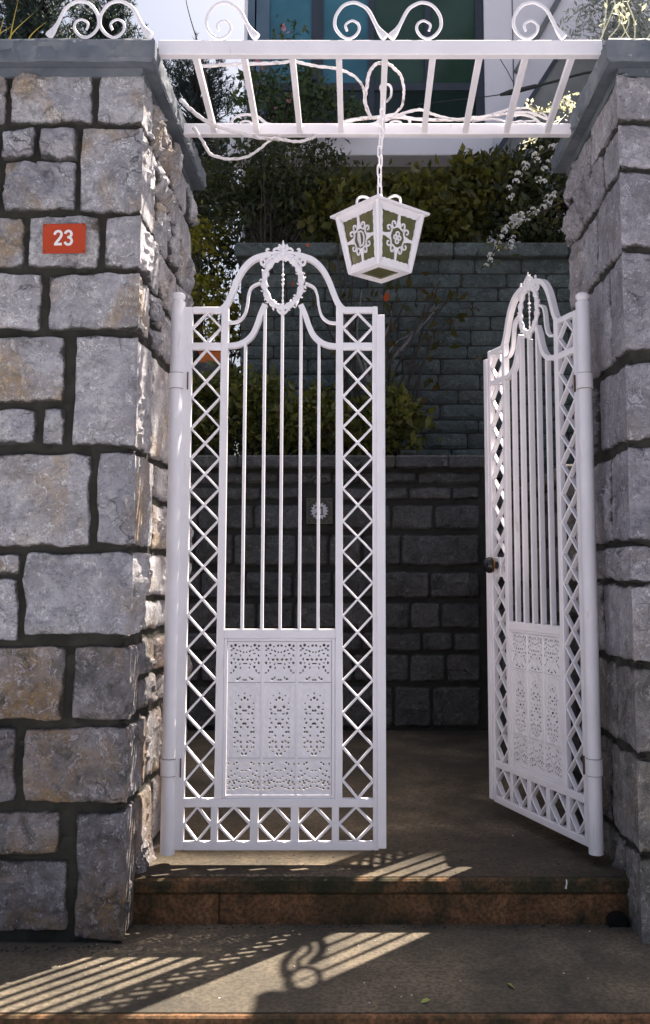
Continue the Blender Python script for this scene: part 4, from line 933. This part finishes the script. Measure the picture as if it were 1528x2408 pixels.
# low hedge on the retaining wall (behind the closed leaf)
shrub('leafy_shrub', 'low olive shrub with pointed leaves spilling over the back wall', 'shrub', (-.9, 7.95, 1.98), [E(480, 980, 7.85, .42, .2, .34), E(600, 975, 7.85, .42, .2, .36), E(720, 995, 7.85, .36, .2, .28), E(540, 930, 8.0, .30, .2, .28), E(850, 1020, 7.85, .35, .2, .17)], 8500, .068, 'leaf_low', 31, 130, .07, .5, 14)
shrub('leafy_shrub', 'small olive shrub at the bare right end of the back wall bed', 'shrub', (.3, 7.95, 1.98), [E(940, 1010, 7.85, .24, .18, .2), E(905, 965, 7.9, .16, .16, .24)], 1300, .075, 'leaf_low', 37, 40, .06, .5, 8)
# magnolia-like shrub with sparse red tipped leaves in front of the green wall
mg = tag(empty('bare_shrub', at(860, 1040, 8.15)), 'sparse dark shrub with a few red leaves before the green brick wall', 'shrub')
mg.location.z = 1.98
tips = [at(a, b_, 8.15 + ((a*7) % 11 - 5)*.03) for a, b_ in ((792, 575), (812, 600), (830, 640), (795, 690), (850, 720), (905, 640), (935, 690), (960, 700), (1000, 720), (1035, 660), (1060, 690), (940, 800), (1015, 790), (880, 800), (800, 810), (985, 850), (1045, 760), (740, 690), (905, 712))]
branches(mg.location, tips, .022, 'bark', 'stems', mg, 8, .006)
branches(at(870, 900, 8.15), [at(a, b_, 8.2) for a, b_ in ((770, 640), (920, 730), (990, 760), (850, 680), (1030, 720), (960, 790))], .016, 'bark_pale', 'twigs', mg, 18, .005)
rs = np.random.RandomState(4); tp = np.array([list(t) for t in tips]); P = np.vstack([tp[rs.randint(0, len(tp), 210)] + rs.randn(210, 3)*[.15, .08, .18] - [0, 0, .12]])
leaves_obj('leaves', P, .085, 'leaf_magnolia', mg, 44, .45, .5)
rp = np.array([list(at(a, b_, 8.0)) for a, b_ in ((722, 580), (690, 662), (905, 712), (910, 722))]); leaves_obj('red_leaves', rp, .075, 'leaf_red', mg, 45, .5, .6)
# hedge with large leaves on the upper wall
shrub('hedge', 'bright olive hedge of large round leaves above the green wall', 'hedge', (.6, 9.1, ZT - .05), [E(830, 500, 9.0, .42, .22, .36), E(940, 485, 9.0, .5, .22, .34), E(1060, 490, 9.0, .45, .22, .36), E(1130, 450, 9.1, .4, .22, .36), E(1010, 530, 8.95, .6, .2, .2), E(870, 545, 8.95, .45, .2, .16)], 9500, .085, 'leaf_hedge', 51, 230, .075, .66, 14)
shrub('hedge', 'shaded olive bush beside the right pillar under the white blossom', 'hedge', (2.2, 9.2, ZT - .05), [E(1230, 470, 9.1, .5, .24, .5), E(1290, 420, 9.2, .45, .24, .5), E(1200, 540, 9.0, .4, .2, .2), E(1330, 530, 9.0, .5, .2, .5), E(1180, 410, 9.3, .28, .2, .22)], 6500, .07, 'leaf_dark', 57, 140, .08, .5, 12)
# dark loose tree left of the hedge
dt = shrub('garden_tree', 'dark small-leaved tree behind the closed gate leaf', 'tree', (-.9, 9.3, ZT - .05), [E(560, 400, 9.3, .38, .3, .5), E(660, 400, 9.2, .46, .3, .42), E(745, 390, 9.2, .34, .3, .32), E(620, 500, 9.2, .5, .3, .34), E(740, 500, 9.2, .4, .3, .3), E(540, 520, 9.3, .3, .3, .4)], 6000, .06, 'leaf_dark', 61, 150, .09, .45, 34, .02, part='crown')
# climber with pink flowers against the house
cl = shrub('climbing_rose', 'leggy climbing shrub with pink flowers before the house window', 'climber', (-1.0, 10.6, ZT - .05), [E(600, 250, 10.6, .28, .2, .45), E(690, 230, 10.6, .3, .2, .5), E(755, 260, 10.6, .26, .2, .4), E(640, 300, 10.6, .5, .2, .3), E(680, 100, 10.6, .10, .1, .32), E(820, 280, 10.6, .2, .15, .2)], 3600, .07, 'leaf_rose', 71, 110, .09, .45, 30, .012, part='foliage')
rs = np.random.RandomState(7); P = clump_pts([E(640, 200, 10.45, .5, .1, .5), E(678, 55, 10.5, .1, .1, .15)], 60, 72, 14, .035); leaves_obj('flowers', P, .05, 'petals_pink', cl, 73, .9)['kind'] = 'stuff'
# sunlit yellow shrub left of the green wall, and a dark screen of leaves behind it
shrub('leafy_shrub', 'yellow-green sunlit shrub seen between the left pillar and gate', 'shrub', (-1.65, 9.4, 1.98), [E(478, 560, 9.4, .22, .2, .22), E(485, 690, 9.3, .22, .2, .16), E(530, 770, 9.3, .25, .2, .25)], 1500, .06, 'leaf_yellow', 81, 40, .07, .5, 8)
shrub('leafy_shrub', 'dark leafy bush filling the gap left of the green brick wall', 'shrub', (-1.6, 10.6, 1.98), [E(480, 470, 10.8, .5, .3, .7), E(500, 640, 10.6, .5, .3, .6), E(480, 800, 10.4, .6, .3, .5), E(520, 940, 10.3, .6, .3, .5), E(600, 1000, 9.9, .4, .2, .4), E(420, 600, 10.8, .7, .3, 1.0)], 6000, .07, 'leaf_dark', 85, 150, .11, .5, 16)
# terracotta trough
tt = MB(); p = at(505, 842, 9.0); tt.box(p.x - .14, p.x + .10, 8.92, 9.1, p.z - .07, p.z + .05, .01); tt.box(p.x - .16, p.x + .12, 8.90, 9.12, p.z + .05, p.z + .08, .008)
tag(tt.build('planter', M['terracotta']), 'orange terracotta trough behind the closed leaf near the left pillar', 'planter')
MB().box(p.x - .22, p.x + .18, 8.86, 9.16, 1.9, p.z - .07, .02).build('planter_plinth', M['back_stone']); tag(bpy.data.objects['planter_plinth'], 'dark stone block under the terracotta trough', 'stone block')
# white blossom sprays
fl = MB(); rs = random.Random(2)
for k in range(16):
    a = rs.uniform(0, 6.28); e = rs.uniform(-.3, 1.3); c = Vector((math.cos(a)*math.cos(e), math.sin(a)*math.cos(e), math.sin(e)*.6))*.03
    u = Vector((rs.uniform(-1, 1), rs.uniform(-1, 1), rs.uniform(-1, 1))).normalized(); w = c.normalized().cross(u).normalized(); u = w.cross(c.normalized())
    fl.add([c + (u*math.cos(t) + w*math.sin(t))*.013 + c.normalized()*.002 for t in [i*math.pi/3 for i in range(6)]], [(0, 1, 2, 3, 4, 5)])
flm = fl.mesh('flower_cluster')
YSP = 6.4
def spray(label, pts, n, seed):
    root = tag(empty('blossom_spray', at(*pts[0])), label, 'blossom', 'white blossom sprays beside the right pillar'); q = spline([at(*p) for p in pts], 10)
    m = MB(); m.tube(q, [.008 - .005*i/(len(q) - 1) for i in range(len(q))], 6); child(m.build('stem', M['bark'], None, True), root); rs = random.Random(seed)
    for k in range(n):
        i = rs.randrange(int(len(q)*.15), len(q)); p = q[i] + Vector((rs.uniform(-.026, .026), rs.uniform(-.03, .03), rs.uniform(-.02, .03)))
        o = link('flower_cluster', flm, M['petals'], root, p - Vector(root.location), (rs.uniform(-.4, .4), rs.uniform(-.4, .4), rs.uniform(0, 6))); s_ = rs.uniform(.5, .85); o.scale = (s_, s_, s_)
    P = np.array([list(q[rs.randrange(len(q))]) for k in range(n*2)]) + np.random.RandomState(seed).randn(n*2, 3)*.035; leaves_obj('leaves', P, .04, 'leaf_hedge', root, seed + 3, .4)
spray('long white blossom spray arching toward the lantern, lowest tip of all', [(1330, 470, YSP), (1270, 500, YSP), (1215, 520, YSP), (1180, 550, YSP), (1162, 590, YSP), (1148, 618, YSP)], 28, 1)
spray('white blossom spray hanging just right of the longest one', [(1335, 440, YSP), (1285, 475, YSP), (1240, 505, YSP), (1205, 545, YSP), (1195, 590, YSP)], 19, 2)
spray('white blossom spray highest up, under the right coping', [(1340, 330, YSP), (1300, 345, YSP), (1262, 370, YSP), (1235, 395, YSP), (1215, 430, YSP), (1195, 465, YSP)], 17, 3)
spray('short white blossom spray close against the right pillar', [(1345, 360, YSP), (1310, 372, YSP), (1285, 395, YSP), (1272, 425, YSP)], 8, 4)
# yellow flowering plant growing over the right coping
yp = tag(empty('coping_plant', at(1300, 270, 4.3)), 'pale yellow flowering plant hanging over the right coping', 'plant')
sts = [[(1330, 262, 4.5), (1300, 250, 4.4), (1270, 262, 4.35), (1245, 250, 4.3)], [(1330, 270, 4.5), (1300, 300, 4.4), (1260, 325, 4.35), (1228, 338, 4.3)], [(1335, 255, 4.5), (1325, 240, 4.4), (1336, 234, 4.35)], [(1320, 280, 4.5), (1300, 290, 4.4), (1285, 310, 4.3)]]
P = []
for s_ in sts:
    q = spline([at(*p) for p in s_], 6); m = MB(); m.tube(q, .003, 5); child(m.build('stem', M['leaf_yellow'], None, True), yp); P += [list(p) for p in q[4:]]*3
P = np.array(P) + np.random.RandomState(3).randn(len(P), 3)*.014
P = np.vstack([P, np.array([list(at(1338, 250, 4.35))]*70) + np.random.RandomState(5).randn(70, 3)*[.03, .02, .025]]); leaves_obj('flowers', P, .016, 'petals_cream', yp, 91, .8)['kind'] = 'stuff'
# plants standing on the right pillar
yp = tag(empty('coping_plant', at(1440, 84, 4.2)), 'pale feathery plant standing on top of the right pillar', 'plant')
rs = random.Random(12); P = []
for k in range(8):
    a = rs.uniform(1405, 1560); b_ = rs.uniform(-60, 40); y = rs.uniform(3.9, 4.4); q = spline([at(a + rs.uniform(-30, 40), 92, y), at(a, 50, y), at(a + rs.uniform(-25, 25), b_, y)], 6); m = MB(); m.tube(q, .003, 5); child(m.build('stem', M['petals_cream'], None, True), yp)
    P += [list(p) for p in q[5:]]
P = np.array(P) + np.random.RandomState(3).randn(len(P), 3)*.02; leaves_obj('leaves', P, .026, 'petals_cream', yp, 93, .4)
# silver tree over the right pillar, far
shrub('silver_tree', 'silvery fine-leaved tree at the top right corner', 'tree', (5.6, 10.2, 3.6), [E(1480, 10, 10.0, .55, .4, .35), E(1440, 60, 10.0, .5, .4, .2), E(1560, 40, 10.0, .8, .4, .8), E(1420, 15, 10.0, .25, .3, .12)], 5000, .06, 'leaf_silver', 95, 160, .10, .3, 16, .03, 'bark_pale', part='crown')
# dry grass on the left pillar
g_ = tag(empty('dry_grass', at(30, 88, 4.2)), 'few yellow grass blades on top of the left pillar', 'grass'); rs = random.Random(6); m = MB()
for a, b_, c_, d_ in ((22, 90, 45, -10), (-5, 90, 10, 40), (14, 90, 80, 30), (60, 92, 110, 50), (-20, 92, 30, 60)):
    q = spline([at(a, b_ + 12, 4.2), at((a*2 + c_)/3, (b_*2 + d_)/3, 4.18), at(c_, d_, 4.16)], 5); m.tube(q, [.005*(1 - i/(len(q) - .5)) for i in range(len(q))], 4)
child(m.build('blades', M['grass_dry'], None, True), g_)
# pines
def pine(label, px, Y, ztop_px, zbase, width, seed, nt_=260, low_px=330):
    b0 = at(px, 400, Y); root = tag(empty('pine_tree', (b0.x, Y, zbase)), label, 'pine tree', 'pines behind the left pillar')
    zt_ = zz(ztop_px, Y); rs = random.Random(seed); m = MB(); m.tube([(b0.x, Y, zbase), (b0.x + .1, Y, (zbase + zt_)/2), (b0.x + .05, Y, zt_ - .2)], [.2, .13, .03], 9); child(m.build('trunk', M['bark'], None, True), root)
    V = []; Fq = []; bm_ = MB(); H_ = zt_ - zz(low_px, Y)
    for k in range(nt_):
        t = rs.random()**.8; z = zt_ - t*H_; a = rs.uniform(0, 6.28); rad = width*(.25 + .75*t**.6)*rs.uniform(.25, 1.0)
        c = Vector((b0.x + math.cos(a)*rad, Y + math.sin(a)*rad*.7, z + rs.uniform(-.1, .1)))
        if k % 3 == 0: bm_.tube([(b0.x, Y, z - .35), c.lerp(Vector((b0.x, Y, z - .2)), .5) , c], [.03, .02, .006], 5)
        ax = Vector((math.cos(a)*.45 + rs.uniform(-.2, .2), math.sin(a)*.45 + rs.uniform(-.2, .2), rs.uniform(.5, 1.1))).normalized(); ln = rs.uniform(.22, .42)
        u = ax.orthogonal().normalized(); w = ax.cross(u)
        for j in range(26):
            s_ = rs.random(); b_ = rs.uniform(0, 6.28); p = c + ax*ln*s_; d = (ax*.75 + (u*math.cos(b_) + w*math.sin(b_))*.8).normalized()*rs.uniform(.10, .17)*(1.1 - .5*s_); sd = d.cross(Vector((rs.uniform(-1, 1), rs.uniform(-1, 1), rs.uniform(-1, 1)))).normalized()*.009
            i = len(V); V += [tuple(p + sd), tuple(p - sd), tuple(p + d)]; Fq.append((i, i + 1, i + 2))
    child(bm_.build('branches', M['bark'], None, True), root); V = np.array(V); c = V.mean(0); child(link('crown', np_mesh('crown', V - c, Fq, False), M['needles'], None, tuple(float(q) for q in c)), root)
pine('blue-green pine at the far left edge above the left pillar', 60, 15, -60, -.4, 1.3, 1, 950, 300)
pine('blue-green pine right of the first, its tip behind the iron scrolls', 235, 16, 0, -.4, 1.05, 2, 900, 420)
pine('blue-green pine with its crown behind the left end of the trellis', 455, 15.5, 150, -.4, 1.1, 3, 760, 520)
# unseen tree added to dapple the left pillar, crown set in the sun's path
shade_tree = tag(empty('garden_tree', (3.4, 7.4, 1.6)), 'unseen tree added behind the right pillar, its crown shading the left pillar', 'tree')
m = MB(); m.tube(spline([(3.4, 7.4, 1.6), (3.3, 7.4, 4.5), (2.8, 7.5, 7.0), (2.0, 7.8, 8.6), (1.3, 8.0, 9.2)], 5), [.16 - .006*i for i in range(21)], 9); child(m.build('trunk', M['bark'], None, True), shade_tree)
P = clump_pts([((1.35, 7.55, 9.0), (.62, 1.15, .45)), ((2.1, 8.3, 9.8), (.6, .7, .4)), ((1.7, 7.35, 9.3), (.45, .9, .4))], 3300, 301, 60, .14, .2); leaves_obj('crown', P, .12, 'leaf_dark', shade_tree, 302, .55)
# bare twig against the sky
m = MB(); q = spline([at(472, 120, 9.5), at(462, 90, 9.5), at(448, 45, 9.5), at(438, 5, 9.5), at(436, -20, 9.5)], 5); m.tube(q, [.008 - .005*i/(len(q) - 1) for i in range(len(q))], 5)
m.tube(spline([at(520, 420, 9.5), at(490, 220, 9.5), at(472, 120, 9.5)], 5), .012, 6)
tag(m.build('bare_twig', M['bark'], None, True), 'thin bare twig against the white sky left of the trellis', 'twig')

# ------------------------------------------------------------------ small things on the ground
def fallen(px, py, rz, label, sc_=1.0):
    d0 = at(px, py, 3.0); t = (EYE - ZS)/(EYE - d0.z); p = Vector((d0.x*t, 3.0*t, ZS))
    V = [(-.03, 0, .003), (-.012, .009, .010), (.012, .008, .012), (.032, 0, .004), (.012, -.008, .006), (-.012, -.009, .005), (0, 0, .014)]
    m = MB(); m.add([tuple(c*sc_ for c in q) for q in V], [(0, 1, 6), (1, 2, 6), (2, 3, 6), (3, 4, 6), (4, 5, 6), (5, 0, 6)])
    o = link('fallen_leaf', m.mesh('fallen_leaf', True), M['leaf_fallen'], None, (p.x, p.y, ZS + .001), (.2, .1, rz)); tag(o, label, 'leaf', 'fallen leaves on the pavement')
fallen(1000, 2357, .7, 'small pale green fallen leaf nearer the middle of the pavement', .75); fallen(1200, 2322, 2.0, 'small pale green fallen leaf farther right on the pavement', .8)
rs = random.Random(77)
gb = MB()
for k in range(46):
    X = rs.uniform(-1.2, 1.3); Y = rs.uniform(3.15, 3.8) if k < 30 else rs.uniform(3.95, 6.5); z = ZS if k < 30 else .004; r_ = rs.uniform(.001, .003); gb.blob((X, Y, z + r_*.4), (r_*rs.uniform(1, 1.8), r_, r_*.7), 5, 3)
tag(gb.build('grit', M['sign_white']), 'scattered pale grit and paint flecks on the paving', 'grit', kind='stuff')
# drain outlet at the right end of the step
dp = at(1452, 2172, YN - .01); dr = tag(empty('drain_outlet', (dp.x, YN, dp.z - .03)), 'black drain outlet low at the right end of the step', 'drain')
m = MB(); n = 20; v = []
for y, r_ in ((-.030, .038), (-.030, .044), (.03, .044), (.03, .036), (-.02, .036)):
    v += [(r_*math.cos(2*math.pi*k/n), y, .04 + r_*.8*math.sin(2*math.pi*k/n)) for k in range(n)]
f = [(a*n + k, a*n + (k + 1) % n, a*n + n + (k + 1) % n, a*n + n + k) for a in range(4) for k in range(n)]
m.add(v, f); m.build('pipe', M['black'], dr, True); m = MB(); m.tube([(0, -.024, .04), (0, -.020, .04)], .037, 16); m.build('dark_disc', M['black'], dr)  # black disc stands in for the darkness inside the outlet
# paint drip on the step
q = [(at(1332, b_, YN - .014).x + a, at(1332, b_, YN - .014).z) for a, b_ in ((0, 2069), (.001, 2076), (-.001, 2084), (-.003, 2090))]
child(MB().ribbon(q, [.004, .0055, .005, .008], YN - .0145, YN - .010).build('paint_drip', M['sign_white']), land)

# dirt crumbs along the foot of the left pillar and in the corners of the step
rs = random.Random(31); gb = MB()
for k in range(420):
    if 90 < k < 230: continue
    if k < 230: X = -rs.uniform(.92, 1.5); Y = YF - .015 - abs(rs.gauss(0, .035)); z = ZS
    elif k < 330: X = rs.uniform(-.85, 1.0); Y = YN - .004 - abs(rs.gauss(0, .02)); z = ZS
    else: X = rs.uniform(-.85, 1.0); Y = rs.uniform(3.9, 4.6); z = .0035
    r_ = rs.uniform(.0015, 0.0045 if k < 230 else .004); gb.blob((X, Y, z + r_*.35), (r_*rs.uniform(.8, 1.7), r_, r_*.7), 5, 3)
tag(gb.build('dirt_crumbs', M['mortar']), 'dark dirt crumbs along the foot of the pillar and step', 'dirt', kind='stuff')
